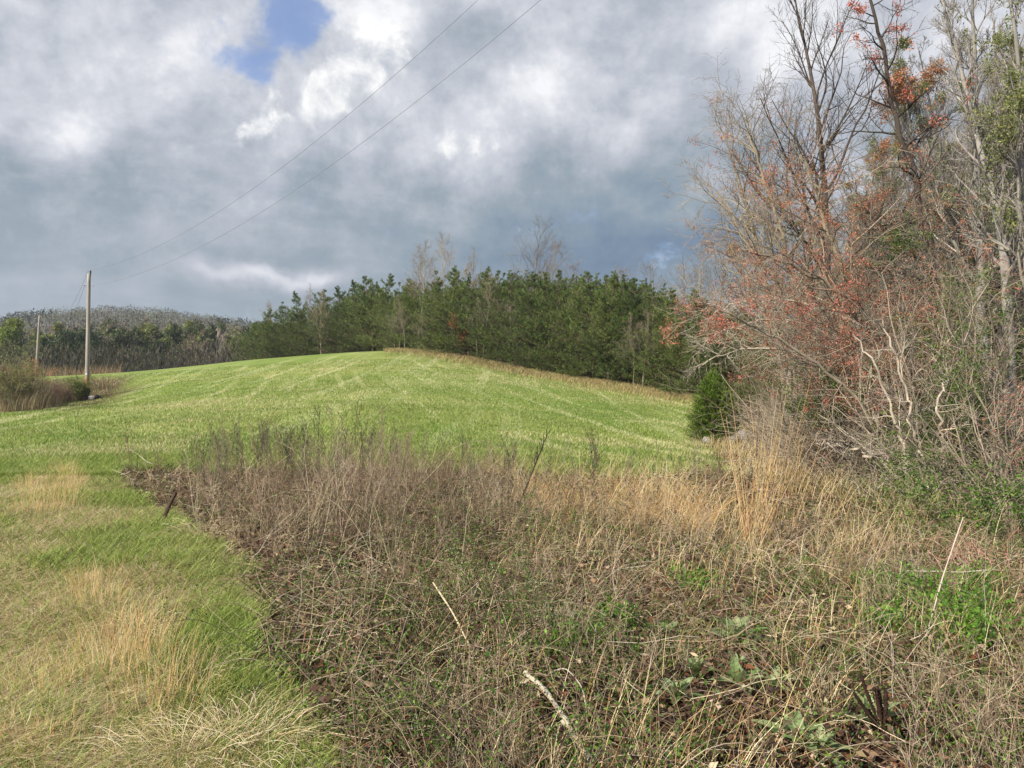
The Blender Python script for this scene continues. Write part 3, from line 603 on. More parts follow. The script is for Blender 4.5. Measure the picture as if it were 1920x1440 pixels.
# ------------------------------------------------------------------ scrub at the left, round the near pole
def bush(rng, h, col, n0=14, buds=None, budn=.4, bs=.04, spread=.9, tip=.003, n=(5, 4, 3), lean=(0, 0)):
    br, bd = MB(), MB()
    s = np.zeros((n0, 3)); s[:, :2] = rng.normal(0, .08 * h, (n0, 2)); s[:, 2] = -.05
    d = np.c_[rng.normal(0, spread, (n0, 2)) + np.array(lean), np.ones(n0)]
    p1, q1 = grow(rng, s, d, rng.uniform(.6, 1.15, n0) * h, np.full(n0, .011 * h ** .7), 8, .12, (0, 0, .35), .3); tubes(br, p1, q1, 5, VC(rng, n0, col))
    s, d, L, r, t = kids(rng, p1, q1, n[0], .2, 1, (50, 35), lambda t: .45 * (1.15 - t * .5), .6, up=.1, rmin=tip * 1.6)
    p2, q2 = grow(rng, s, d, L, r, 5, .16, (0, 0, .2), .4); tubes(br, p2, q2, 4, VC(rng, len(s), col))
    s, d, L, r, t = kids(rng, p2, q2, n[1], .15, 1, 42, lambda t: .5 + 0 * t, .65, rmin=tip)
    p3, q3 = grow(rng, s, d, L, r, 3, .18, (0, 0, .1), .5); tubes(br, p3, q3, 3, VC(rng, len(s), col))
    last = p3
    if n[2]:
        s, d, L, r, t = kids(rng, p3, q3, n[2], .2, 1, 40, lambda t: .5 + 0 * t, .7, rmin=tip * .8); p4, q4 = grow(rng, s, d, L, r, 2, .2, (0, 0, 0), .5); tubes(br, p4, q4, 3, VC(rng, len(s), col)); last = p4
    if buds is not None:
        tips = last[:, 1:].reshape(-1, 3); keep = vn(tips[:, 0] + tips[:, 2] * .7, tips[:, 1] - tips[:, 2] * .5, 1.7, 3) > (1 - budn); tips = tips[keep]
        tips = np.repeat(tips, 3, 0) + rng.normal(0, bs, (len(tips) * 3, 3))
        if len(tips): leaves(bd, tips, rng.normal(0, 1, (len(tips), 3)) + [0, 0, .3], rng.uniform(.6, 1.4, len(tips)) * bs, rng.uniform(.4, .8, len(tips)) * bs, pick(rng, len(tips), buds, var=.2), rng)
    return br, bd
def put_bush(name, seed, loc, label, cat='bush', group=None, leafmat=None, **kw):
    br, bd = bush(R0(seed), **kw); e = empty(name, loc, label, cat, group); br.build('branches', M_twig, e)
    if bd.n: bd.build('leaves', leafmat or M_leaf, e)
    return e
SB = 'scrub bushes left of the near pole'
for i, (px, d, h, c, bds, lb) in enumerate([(8, 44, 3.0, TAN * .8, BUDG, 'brown and olive scrub bush cut by the left edge of the picture'), (40, 45, 2.4, TAN * .75, BUDG, 'olive scrub bush second from the left edge'), (36, 52, 2.6, lin(146, 104, 72), BUDO, 'orange brown scrub bush below the small far pole'),
        (70, 48, 2.0, TAN * .7, None, 'brown scrub bush third from the left edge'), (92, 51, 1.4, lin(112, 82, 70), None, 'dark reddish scrub bush midway to the near pole'), (118, 53, 1.1, lin(112, 84, 74), None, 'low dark scrub bush next to the green one by the pole'), (150, 54.5, 1.5, lin(96, 98, 64), BUDG, 'greenish bush touching the left side of the near pole')]):
    put_bush('scrub_bush', 600 + i, gp(WX(px, d), d)[0], lb, group=SB, h=h, col=c, n0=26, buds=bds, budn=.5, bs=.07, spread=.6, tip=.006)
mbs = MB(); K = 26000; rng = R0(61); x = rng.uniform(-36, -24.3, K); y = rng.uniform(38, 60, K); kp = (vn(x, y, .25, 4) > .42) & (x < -26.3 - .1 * (y - 45)) & (x / y < -.52); x, y = x[kp], y[kp]
blades(mbs, gp(x, y), rng.uniform(.4, 1.4, len(x)), .018, .12, .2, pick(rng, len(x), [lin(138, 120, 88), lin(114, 102, 74), lin(156, 134, 98), lin(108, 112, 66)]), rng)
x = rng.uniform(-62, -40, 2600); y = rng.uniform(92, 118, 2600); kp = x / y < -.505; x, y = x[kp], y[kp]
blades(mbs, gp(x, y), rng.uniform(.8, 2.0, len(x)), .04, .1, .15, pick(rng, len(x), [lin(156, 128, 96), lin(124, 104, 80)]), rng)
tag(mbs.build('scrub_grass', M_dry), 'dry brown weeds between the scrub bushes left of the near pole', 'dry weeds', kind='stuff')
# ------------------------------------------------------------------ woods and thicket at the right
rng = R0(71)
def PT(name, seed, px, d, top, r0, col, label, cat='tree', group=None, **kw):
    x = WX(px, d); h = top_h(px, top, d) if top is not None else kw.pop('h')
    T = bare_tree(R0(seed), h, r0, col, **kw); return place_tree(name, T, gp(x, d)[0], label, cat, group, mats=BL if kw.get('buds') is BUDG else BT)
PT('tall_tree', 701, 1552, 24, -60, .17, DARK * 1.15, 'tall dark leafless tree rising out of the thicket against the sky', n=(28, 6, 5, 3), lean=(-.01, 0), t0=.22, spread=.42, tcol=DARK * 1.2, ang=(55, 24), tip=.0045, upt=.75, wander=.03, buds=BUDG, budn=.22, bs=.035)
PT('tall_tree', 702, 1500, 25.5, 150, .10, TAN * .9, 'slim leafless tree leaning left beside the tallest dark one', n=(20, 6, 5, 2), lean=(-.16, 0), t0=.3, spread=.34, ang=(50, 28), tip=.0045, upt=.8, wander=.04, buds=BUDO, budn=.25, bs=.045)
# the leaning vine-wrapped trunk with red flower clusters
def path_tree(seed, name, pts, r0, r1, col, label, cat, nk=(26, 5, 4, 0), spread=.16, buds=None, budn=.5, bs=.06, tip=.004, leafm=M_bud, ang=60, side=None, bt=(0, 1)):
    r = R0(seed); pts = np.array(pts, float); e = empty(name, pts[0], label, cat); q = pts - pts[0]
    tt = np.linspace(0, len(q) - 1, 26); c = np.stack([np.interp(tt, np.arange(len(q)), q[:, j]) for j in range(3)], 1)
    for _ in range(2): c[1:-1] = .25 * c[:-2] + .5 * c[1:-1] + .25 * c[2:]
    c[1:-1] += r.normal(0, .03, (24, 3)); c = c[None]; rd = np.linspace(r0, r1, 26)[None]
    tr, br, bd = MB(), MB(), MB(); tubes(tr, c, rd, 8, col)
    s, d, L, rr_, t = kids(r, c, rd, nk[0], .15, 1, ang, lambda t: spread * (1.2 - .6 * t), .5, rmin=tip * 2.2)
    if side is not None: d = nrm(d + np.array(side))
    p1, q1 = grow(r, s, d, L, rr_, 7, .15, (0, 0, .15), .3); tubes(br, p1, q1, 5, VC(r, len(p1), col))
    s, d, L, rr_, t = kids(r, p1, q1, nk[1], .15, 1, 50, lambda t: .55 * (1.1 - .4 * t), .6, rmin=tip * 1.4); p2, q2 = grow(r, s, d, L, rr_, 5, .17, (0, 0, .1), .4); tubes(br, p2, q2, 4, VC(r, len(p2), col))
    s, d, L, rr_, t = kids(r, p2, q2, nk[2], .15, 1, 42, lambda t: .5 + 0 * t, .65, rmin=tip); p3, q3 = grow(r, s, d, L, rr_, 3, .2, (0, 0, 0), .5); tubes(br, p3, q3, 3, VC(r, len(p3), col)); last = p3
    if nk[3]:
        s, d, L, rr_, t = kids(r, p3, q3, nk[3], .2, 1, 40, lambda t: .5 + 0 * t, .7, rmin=tip * .8); p4, q4 = grow(r, s, d, L, rr_, 2, .2, (0, 0, 0), .5); tubes(br, p4, q4, 3, VC(r, len(p4), col)); last = p4
    if buds is not None:
        tips = last[:, 1:].reshape(-1, 3); keep = vn(tips[:, 0] + tips[:, 2] * .7, tips[:, 1] - tips[:, 2] * .5, 1.4, seed % 7) > (1 - budn)
        hf = tips[:, 2] / max(q[-1, 2], .1); keep &= (hf >= bt[0]) & (hf <= bt[1]); tips = tips[keep]; tips = np.repeat(tips, 4, 0) + r.normal(0, bs * .8, (len(tips) * 4, 3))
        if len(tips): leaves(bd, tips, r.normal(0, 1, (len(tips), 3)) + [0, 0, .2], r.uniform(.6, 1.4, len(tips)) * bs, r.uniform(.35, .7, len(tips)) * bs, pick(r, len(tips), buds, var=.2), r)
    tr.build('trunk', M_bark, e); br.build('branches', M_twig, e)
    if bd.n: bd.build('buds' if leafm is M_bud else 'leaves', leafm, e)
    return e
def Q(*a): return [P(*t) for t in a]
def onground(px, d): x = WX(px, d); return gp(x, d, -.1)[0]
path_tree(711, 'leaning_tree', [onground(1760, 17)] + Q((1768, 700, 17), (1745, 480, 17), (1712, 320, 17), (1672, 210, 17), (1664, 120, 17), (1634, 20, 17), (1620, -60, 17)), .085, .025, DARK * .95, 'crooked leaning tree wrapped in vines, red clusters at its top', 'tree', (26, 6, 4, 3), .11, BUDR, .15, .050, bt=(.55, 1))
# the red budding tree and other arching stems of the thicket
path_tree(712, 'budding_maple', [onground(1770, 14.5)] + Q((1740, 820, 14.5), (1690, 690, 14.4), (1600, 560, 14.2), (1500, 500, 14), (1400, 470, 13.8)), .06, .018, TAN * .85, 'arching stem carrying red buds out to the left above the small evergreen', 'tree', (30, 6, 5, 2), .30, BUDR, .60, .036, side=(-.2, 0, .25))
path_tree(713, 'budding_maple', [onground(1755, 15.5)] + Q((1700, 780, 15.5), (1640, 640, 15.5), (1560, 470, 15.5), (1530, 350, 15.5), (1500, 290, 15.5)), .07, .018, TAN * .8, 'taller stem with orange red buds filling the middle of the thicket', 'tree', (30, 6, 5, 2), .28, BUDR + BUDO, .60, .038, side=(-.1, 0, .2))
path_tree(714, 'budding_maple', [onground(1800, 16.5)] + Q((1770, 760, 16.5), (1720, 560, 16.5), (1660, 430, 16.5), (1600, 370, 16.5)), .07, .02, TAN * .9, 'budding stem leaning over the dark centre of the thicket, orange at its tips', 'tree', (26, 6, 5, 2), .28, BUDO + BUDR, .52, .038)
path_tree(715, 'budding_maple', [onground(1730, 13.6)] + Q((1680, 860, 13.6), (1600, 740, 13.5), (1480, 640, 13.4), (1380, 600, 13.3), (1310, 560, 13.2)), .045, .012, TAN * .95, 'low arching stem with red buds reaching toward the pines', 'tree', (26, 6, 5, 2), .24, BUDR, .58, .033, side=(-.1, 0, .1))
path_tree(716, 'slender_tree', [onground(1600, 22)] + Q((1560, 700, 22), (1480, 560, 22), (1400, 450, 22), (1345, 360, 22)), .08, .02, TAN, 'slender tan tree leaning left, highest twigs left of the tall dark tree', 'tree', (26, 6, 5, 2), .30, BUDO, .3, .04, side=(0, 0, .3))
path_tree(717, 'slender_tree', [onground(1560, 21)] + Q((1500, 720, 21), (1440, 600, 21), (1380, 510, 21)), .07, .02, TAN * .95, 'shorter tan tree leaning left below the slender one', 'tree', (22, 6, 5, 2), .32, None, side=(0, 0, .25))
path_tree(723, 'slender_tree', [onground(1570, 23)] + Q((1520, 650, 23), (1470, 450, 23), (1420, 300, 23), (1395, 220, 23)), .09, .02, TAN * .85, 'tan twiggy tree with orange tufts left of the tall dark tree', 'tree', (28, 6, 5, 2), .28, BUDR + BUDO, .34, .05, side=(0, 0, .45))
# drooping whitish branches over the field edge
for i, (a_, lb) in enumerate([([(1640, 720, 19), (1540, 670, 19), (1450, 650, 19), (1370, 655, 19), (1310, 690, 19)], 'pale branch drooping over the field edge, lowest of three'), ([(1650, 680, 18), (1550, 620, 18), (1450, 596, 18), (1370, 610, 18), (1320, 640, 18)], 'pale branch arching over the field edge, middle of three'),
        ([(1660, 640, 16.5), (1560, 580, 16.5), (1460, 560, 16.5), (1370, 570, 16.5), (1320, 600, 16.5)], 'pale branch arching over the field edge, topmost of three')]):
    path_tree(730 + i, 'drooping_branch', [onground(1670, a_[0][2])] + [P(1662, 800, a_[0][2])] + Q(*a_), .045, .010, PALE * .85, lb, 'branch', (26, 6, 5, 0), .17, None, side=(-.35, 0, .02), ang=45)
# multi-stem thicket centre
for i, (px, d, h, l, c, nm, lb, g) in enumerate([(1745, 13.2, 3.6, (-.35, 0), PALE * .85, 'thicket_shrub', 'large pale many stemmed shrub at the heart of the thicket', BUDG), (1690, 15, 3.2, (-.5, 0), TAN, 'thicket_shrub', 'tan shrub leaning left just before the pale many stemmed one', None), (1800, 12.5, 3.4, (.0, 0), TAN * .9, 'thicket_shrub', 'brown shrub right of the pale many stemmed one', BUDG),
        (1860, 12, 3.0, (.1, 0), TAN * .75, 'thicket_shrub', 'dark brown shrub close to the right edge', BUDR), (1900, 10, 2.2, (-.2, 0), TAN * .9, 'thicket_shrub', 'reddish tan shrub at the right edge of the picture', BUDR), (1600, 15, 2.3, (-.6, 0), TAN, 'thicket_shrub', 'low tan shrub spreading over the grass edge', None), (1560, 16, 1.9, (-.35, 0), PALE * .8, 'thicket_shrub', 'low pale shrub second from the small evergreen', None),
        (1500, 17, 1.7, (-.2, 0), TAN * .95, 'thicket_shrub', 'low tan shrub right beside the tall broomsedge', None), (1480, 20, 1.9, (-.1, 0), PALE * .85, 'thicket_shrub', 'pale shrub just right of the small evergreen', BUDO), (1465, 24, 2.2, (0, 0), TAN, 'thicket_shrub', 'tan shrub behind and right of the small evergreen', None), (1650, 18, 4.0, (-.3, 0), TAN * .8, 'thicket_shrub', 'tall brown shrub behind the middle of the thicket', BUDR), (1560, 20, 3.4, (-.3, 0), TAN * .9, 'thicket_shrub', 'brown shrub behind the green vine patch', BUDR),
        (1850, 16, 4.4, (0, 0), TAN * .7, 'thicket_shrub', 'tall dark shrub before the grey trunks', BUDG), (1780, 19, 4.6, (-.2, 0), TAN * .8, 'thicket_shrub', 'tall tangled shrub behind the vine wrapped tree', BUDR), (1720, 20, 4.6, (-.2, 0), TAN * .9, 'thicket_shrub', 'tall tangled shrub left of the vine wrapped tree', BUDO), (1500, 22, 3.4, (-.2, 0), TAN * .9, 'thicket_shrub', 'grey tan shrub between the evergreen and the pines', BUDR)]):
    put_bush(nm, 740 + i, gp(WX(px, d), d)[0], lb, 'shrub', 'shrubs of the thicket', M_bud if g is BUDR else M_leaf, h=h, col=c, n0=18, buds=g, budn=.26, bs=.022, spread=.45, tip=.0034, lean=l, n=(6, 4, 0 if i % 3 else 2))
# background woods at the right
wt = []
for i, (h, r, c, sp, bd_, bn) in enumerate([(16, .18, GREY * 1.1, .24, BUDG, .35), (15, .13, GREY, .26, BUDG, .5), (17, .20, GREY * 1.15, .22, None, 0), (14, .11, TAN * .9, .28, BUDG, .3), (15, .14, GREY * .8, .26, BUDO, .25)]):
    wt.append((place_tree('woodland_tree', bare_tree(R0(800 + i), h, r, c, (24, 7, 5, 4 if i < 2 else 3), spread=sp, t0=.3, ang=(50, 26), tip=.006, upt=.8, buds=bd_, budn=bn, bs=.075), (0, -330 - 20 * i, 0), None, None, mats=BL), h))
rng = R0(81)
near = [(1892, 20, -200, 2, 'thick pale trunked tree at the right edge of the picture'), (1845, 23, -120, 0, 'grey trunked tree second from the right edge'), (1815, 27, 20, 2, 'grey trunked tree third from the right edge'), (1765, 29, 60, 1, 'leafing tree straight behind the vine wrapped one'), (1950, 17, -300, 1, 'tree whose branches hang in from outside the right edge'), (1870, 30, -20, 4, 'slim tree between the two thick grey trunks'), (1735, 33, 210, 3, 'small tree in the gap right of the tall dark one')]
for px, d, ty, v, lb in near: put_any(wt, v, WX(px, d), d, min(top_h(px, ty, d), 24), lb, 'tree', 'trees of the right hand wood')
for i in range(46):
    d = rng.uniform(25, 62); px = rng.uniform(np.interp(d, [25, 62], [1600, 1420]), 2050)
    ty = np.interp(px, [1400, 1500, 1600, 1700, 1800, 1920, 2050], [470, 420, 330, 230, 120, 20, 0]) + rng.uniform(-30, 70) + max(0, 40 - d) * 2
    put_any(wt, i % 5, WX(px, d), d, min(max(top_h(px, ty, d), 5), 26), 'leafless tree standing deep in the right hand wood', 'tree', 'trees deep in the right hand wood')
for i in range(8):                                       # evergreens seen dark through the twigs
    px = [1905, 1460, 1500, 1550, 1890, 1610, 1660, 1870][i]; d = [34, 56, 54, 52, 40, 48, 50, 44][i]; ty = [180, 590, 600, 600, 200, 560, 560, 260][i]
    put_pine([0, 1, 0, 1, 2, 1, 2, 0][i], WX(px, d), d, top_h(px, ty, d), 'dark evergreen half hidden behind the bare twigs of the thicket', 'evergreens behind the thicket')
# the small evergreen with stones
rng = R0(91)
tr, cr = MB(), MB(); h = 2.65
p0, q0 = grow(rng, np.array([[0, 0, 0.]]), np.array([[0, 0, 1.]]), np.array([h]), np.array([.05]), 8, .02, (0, 0, 0), .2); tubes(tr, p0, q0, 6, lin(96, 76, 60))
K = 1500; t = rng.random(K) ** 1.15; a = rng.uniform(0, 2 * pi, K); prof = 1.2 * np.interp(t, [0, .12, .3, .55, .8, 1], [.55, .88, .9, .72, .44, .06]) * (1 + .16 * np.sin(3 * a + 5 * t) + .1 * np.sin(5 * a - 11 * t)); rd = prof * rng.uniform(.25, 1, K) ** .45
tipx = np.stack([rd * np.cos(a), rd * np.sin(a), .12 + t * (h - .1)], 1); bas = tipx * [.35, .35, 1] - np.array([0, 0, .22])
bas[:, 2] = np.maximum(bas[:, 2], .03)
pts = np.stack([bas, bas * .5 + tipx * .5 - [0, 0, .02], tipx], 1); tubes(tr, pts, np.full((K, 3), .006), 3, lin(90, 74, 50))
m = 24; w = rng.uniform(.35, 1.0, (K, m, 1)); pp = (bas[:, None] * (1 - w) + tipx[:, None] * w).reshape(-1, 3) + rng.normal(0, .03, (K * m, 3))
dd = np.repeat(nrm(tipx - bas), m, 0) + rng.normal(0, .5, (K * m, 3)) + [0, 0, .55]
leaves(cr, pp, dd, rng.uniform(.05, .13, K * m), rng.uniform(.012, .026, K * m), np.repeat(pick(rng, K, [lin(110, 134, 50), lin(132, 154, 62), lin(88, 112, 42)], var=.16), m, 0), rng)
cb_ = gp(WX(1338, 29), 29)[0]
e = empty('young_cedar', cb_, 'small dense dark green cedar at the right edge of the field', 'evergreen shrub'); tr.build('trunk', M_bark, e); cr.build('foliage', M_needle, e)
rock('stone', gp(WX(1325, 28), 28)[0] + [0, 0, .12], .2, .15, .15, (140, 134, 124), 'whitish stone below the left side of the small cedar', 6)
rock('stone', gp(WX(1378, 28.2), 28.2)[0] + [0, 0, .15], .34, .22, .2, (124, 116, 106), 'greyish stone below the right side of the small cedar', 7)
rock('stone', gp(WX(1392, 28.4), 28.4)[0] + [0, 0, .30], .24, .2, .26, (140, 130, 122), 'pale upright stone half hidden by twigs right of the small cedar', 8)
# vines, honeysuckle and briars
def vine(seed, name, boxes, nst, nleaf, label, cat='vine', lf=GREEN, ls=.045, stem=TAN * .8, arch=.35, loc=None):
    r = R0(seed); st_, lv = MB(), MB(); e = empty(name, loc, label, cat)
    lo, hi = np.array(boxes[0]), np.array(boxes[1])
    s = lo + (hi - lo) * r.random((nst, 3)); s[:, 2] = lo[2] + (hi[2] - lo[2]) * r.random(nst) * .7
    p1, q1 = grow(r, s, r.normal(0, .7, (nst, 3)) + [0, 0, .5], r.uniform(.4, 1.0, nst) * (hi - lo)[[0, 2]].max() * .6, np.full(nst, .004), 10, .28, (0, 0, -arch), .5); tubes(st_, p1, q1, 3, pick(r, nst, [stem, stem * 1.2], var=.15))
    if nleaf:
        ii = r.integers(0, nst, nleaf); jj = r.integers(1, 11, nleaf); c = p1[ii, jj] + r.normal(0, .04, (nleaf, 3)); k_ = 5
        c = np.repeat(c, k_, 0) + r.normal(0, .03, (nleaf * k_, 3)); leaves(lv, c, r.normal(0, 1, c.shape) + [0, 0, .3], r.uniform(.6, 1.3, len(c)) * ls, r.uniform(.35, .6, len(c)) * ls, np.repeat(pick(r, nleaf, lf, var=.15), k_, 0), r)
        lv.build('leaves', M_leaf, e)
    st_.build('stems', M_twig, e); return e
def vbox(px0, px1, py0, py1, d, dep):    # a box in local coordinates about its own foot
    a_, b_ = P(px0, py1, d), P(px1, py0, d); c0 = np.array([(a_[0] + b_[0]) / 2, d, gz((a_[0] + b_[0]) / 2, d)[0]])
    return ([a_[0] - c0[0], -dep, a_[2] - c0[2]], [b_[0] - c0[0], dep, b_[2] - c0[2]]), c0
for i, (px0, px1, py0, py1, d, dep, ns, nl, lb) in enumerate([(1500, 1700, 680, 765, 15, .8, 60, 900, 'fresh green vine patch spread across the middle of the thicket'), (1470, 1560, 730, 800, 14.5, .6, 30, 160, 'sparse green vine below the left of the green patch'), (1770, 1850, 590, 880, 12, .4, 60, 620, 'green vine climbing upright at the right of the pale stems'),
        (1680, 1780, 700, 900, 12.6, .5, 50, 260, 'green leaves scattered over the pale stems'), (1640, 1780, 800, 960, 11, .5, 50, 420, 'green vine at the foot of the pale stems'), (1820, 1940, 840, 1010, 9, .5, 50, 420, 'dark green vine low at the right edge'), (1640, 1720, 420, 480, 16, .5, 24, 160, 'green tuft high in the thicket under the tall dark tree'),
        (1780, 1880, 480, 620, 14, .6, 40, 160, 'thin green vine before the grey trunks'), (1700, 1900, 560, 700, 14, .8, 90, 180, 'tangled vine stems hanging before the wood'), (1700, 1830, 870, 1000, 9.5, .5, 70, 260, 'pale tangle of vine stems spilling to the ground')]):
    bx, c0 = vbox(px0, px1, py0, py1, d, dep); vine(850 + i, 'climbing_vine', bx, ns, int(nl * (1.1 if py1 > 900 else 2.2)), lb, loc=c0)
for i, (px0, px1, py0, py1, d, ns, lb) in enumerate([(1400, 1640, 760, 900, 14.5, 260, 'grey tangle of bare briars right of the tall broomsedge'), (1600, 1800, 780, 950, 12.5, 260, 'tangle of bare briars around the foot of the shrubs'), (1780, 1940, 760, 1000, 10.5, 260, 'brown tangle of briars at the right edge'), (1650, 1900, 420, 640, 15, 190, 'high tangle of bare vines hung in the thicket'), (1480, 1700, 520, 700, 16.5, 260, 'tangle of bare vines below the red buds'), (1800, 1940, 1000, 1160, 6.5, 160, 'pale reddish tangle of briars low at the right edge'), (1420, 1520, 720, 860, 18, 110, 'grey bare tangle right of the small cedar')]):
    bx, c0 = vbox(px0, px1, py0, py1, d, 1.0); vine(870 + i, 'briar_tangle', bx, ns, 0, lb, 'briars', stem=[TAN, PALE * .8, TAN * .8, TAN * .75, TAN * .9, lin(170, 130, 112) * np.ones(3), PALE * .8][i] * np.ones(3), arch=.5, loc=c0)
# ------------------------------------------------------------------ short grass of the field and the verge
rng = R0(101)
GF = [lin(128, 146, 64), lin(148, 162, 78), lin(172, 176, 104), lin(98, 120, 48), lin(196, 186, 134)]
mf = MB(); N = 300000; d = 12.5 + 60 * rng.random(N) ** 2.3; px = rng.uniform(-30, 1480, N); x = WX(px, d); kp = (brush(x, d) < .5); x, d = x[kp], d[kp]
tone = fb(x, d, .35, 6); gcol = pick(rng, len(x), GF, [.34, .34, .18, .11, .03], .06) * (.72 + .5 * tone)[:, None]; ca, sa = cos(radians(-14)), sin(radians(-14)); stv = vn((x * ca - d * sa) * 1.5, (x * sa + d * ca) * .045, 1.1, 66); s_on = sst(stv, .60, .85) * sst(d, 17, 24) > rng.random(len(x)); gcol[s_on] = pick(rng, s_on.sum(), [lin(206, 200, 150), lin(190, 190, 130)], var=.1); dk = (fb(x, d, .5, 77) > .58) & (rng.random(len(x)) < .6) & ~s_on; gcol[dk] *= np.array([.68, .84, .66])
dry = (fb(x, d, .16, 12) + rng.normal(0, .1, len(x)) > .66) | (rng.random(len(x)) < .22 * sst(x - (.16 * d), -3, 3) * (1 - sst(d, 17, 25))); gcol[dry] = pick(rng, dry.sum(), [lin(206, 196, 146), lin(188, 178, 122)], var=.1)
blades(mf, gp(x, d, -.01), rng.uniform(.05, .13, len(x)) * (1 + .4 * (1 - sst(d, 13, 20))), .006 + d * .00055, rng.uniform(0, .5, len(x)), .3, gcol, rng)
tag(mf.build('field_grass', M_grass), 'short fresh green grass of the sloping field', 'grass', kind='stuff')
# dry fringe along the pines
mf = MB(); N = 52000; px = rng.uniform(720, 1330, N); d = np.interp(px, [720, 1000, 1330], [87, 73, 61]) - rng.exponential(2.2, N) + .8; x = WX(px, d)
blades(mf, gp(x, d, -.02), rng.uniform(.15, .5, N), .03, .3, .3, pick(rng, N, [lin(160, 136, 94), lin(184, 164, 112), lin(130, 108, 78), lin(152, 154, 88)], var=.12), rng)
tag(mf.build('dry_fringe_grass', M_dry), 'dry tan grass fringing the foot of the pine stand', 'dry grass', kind='stuff')
# verge
mv = MB(); N = 330000; y = 2.2 + 13.5 * rng.random(N) ** 1.5; x = -rng.uniform(-.05, 1, N) * (y * .70 + .6) + .5; kp = (brush(x, y) < .45); x, y = x[kp], y[kp]
gn = fb(x, y, .9, 21); edge = np.interp(y, EDGE_Y, EDGE_X) - x
lush = sst(gn, .50, .66) * .6 + .4 * (1 - sst(edge, .0, .7)); lush = np.maximum(lush, sst(y, 12, 14)); isg = rng.random(len(x)) < np.clip(.27 + .60 * lush, 0, .92)
col = np.where(isg[:, None], pick(rng, len(x), [lin(128, 146, 58), lin(150, 166, 76), lin(104, 124, 46), lin(172, 180, 100)], var=.13), pick(rng, len(x), [lin(208, 188, 138), lin(188, 164, 116), lin(224, 208, 166), lin(164, 140, 102)], [.35, .25, .25, .15], .12))
ht = np.where(isg, rng.uniform(.05, .15, len(x)) * (1 + .5 * lush), rng.uniform(.04, .14, len(x)))
blades(mv, gp(x, y, -.005), ht, np.where(isg, .0045, .003) * (1 + y * .09), np.where(isg, rng.uniform(0, .7, len(x)), rng.uniform(.5, 2.2, len(x))), np.where(isg, .5, .9), col, rng, 3)
tag(mv.build('verge_grass', M_grass), 'mown green and straw coloured grass of the verge at the left', 'grass', kind='stuff')
# lying thatch on the verge
mt_ = MB(); N = 90000; y = 2.2 + 11 * rng.random(N) ** 1.5; x = -rng.uniform(-.1, 1, N) * (y * .70 + .6) + .5; kp = (brush(x, y) < .5) & (fb(x, y, 1.1, 33) + rng.normal(0, .1, N) > .44); x, y = x[kp], y[kp]
dd = rng.normal(0, 1, (len(x), 3)); dd[:, 2] = rng.uniform(0, .25, len(x)); leaves(mt_, gp(x, y, .015), dd, rng.uniform(.05, .17, len(x)), .0045, pick(rng, len(x), [lin(204, 190, 150), lin(178, 160, 120), lin(156, 136, 104), lin(222, 210, 176)], var=.1), rng)
tag(mt_.build('straw_thatch', M_dry), 'bleached straw lying flat between the verge grass', 'straw', kind='stuff')
# orange broomsedge patches and pale tussocks of the verge
def tuft(seed, name, px, py, h, n, r_, cols, label, cat, lean=(0, 0), bend=.25, w=.004, group=None, d=None, spread=.25):
    r = R0(seed); p = hit(px, py) if d is None else gp(WX(px, d), d)[0]; a = r.uniform(0, 2 * pi, n); q_ = r_ * np.sqrt(r.random(n)); s = np.stack([q_ * np.cos(a), q_ * np.sin(a), 0 * a], 1)
    s[:, 2] = gz(s[:, 0] + p[0], s[:, 1] + p[1]) - p[2] - .01
    H = h * r.uniform(.5, 1.1, n); k_ = 6; dr = np.stack([np.cos(a) * spread * q_ / r_ + lean[0], np.sin(a) * spread * q_ / r_ + lean[1], 0 * a + 1], 1) + r.normal(0, .12, (n, 3))
    bd_ = np.stack([np.cos(a), np.sin(a), 0 * a - .8], 1) * bend; P_ = [s]; dcur = nrm(dr)
    for i in range(k_): dcur = nrm(dcur + bd_ * (i + 1) / k_ * .5 + r.normal(0, .03 if bend < .5 and spread < .5 else .13, (n, 3))); P_.append(P_[-1] + dcur * (H / k_)[:, None])
    pts = np.stack(P_, 1); rd = (w * .5) * np.linspace(1, .35, k_ + 1)[None] * r.uniform(.7, 1.3, (n, 1)); m_ = MB(); tubes(m_, pts, rd, 3, pick(r, n, cols, var=.12))
    o = m_.build(name, M_dry, loc=p); tag(o, label, cat, group); return o, pts + p
OR = [lin(218, 182, 120), lin(226, 196, 138), lin(208, 166, 106), lin(230, 208, 158)]; ST = [lin(230, 212, 162), lin(216, 194, 142), lin(240, 226, 186), lin(196, 172, 124)]
rb = R0(111); BG = 'orange broomsedge tufts on the verge'
regions = [((40, 150), (885, 975), 40, .36, 'where the verge meets the field'), ((150, 210), (1090, 1150), 12, .26, 'low on the verge beside the brush'), ((170, 300), (1180, 1290), 18, .30, 'in the middle of the verge'), ((10, 140), (1370, 1425), 9, .16, 'in the bottom left corner'), ((250, 420), (1270, 1400), 12, .26, 'at the bottom between the pale tussocks'), ((30, 110), (1240, 1330), 9, .2, 'at the left edge of the verge')]
for (a0, a1), (b0, b1), cnt, h, wh in regions:
    for i in range(cnt): tuft(int(rb.integers(1e6)), 'broomsedge_tuft', rb.uniform(a0, a1), rb.uniform(b0, b1), h * rb.uniform(.6, 1.2), 22, .16, OR, f'slim orange broomsedge tuft {wh}', 'dry grass', w=.0028, group=BG + ', ' + wh, bend=.15, spread=.25)
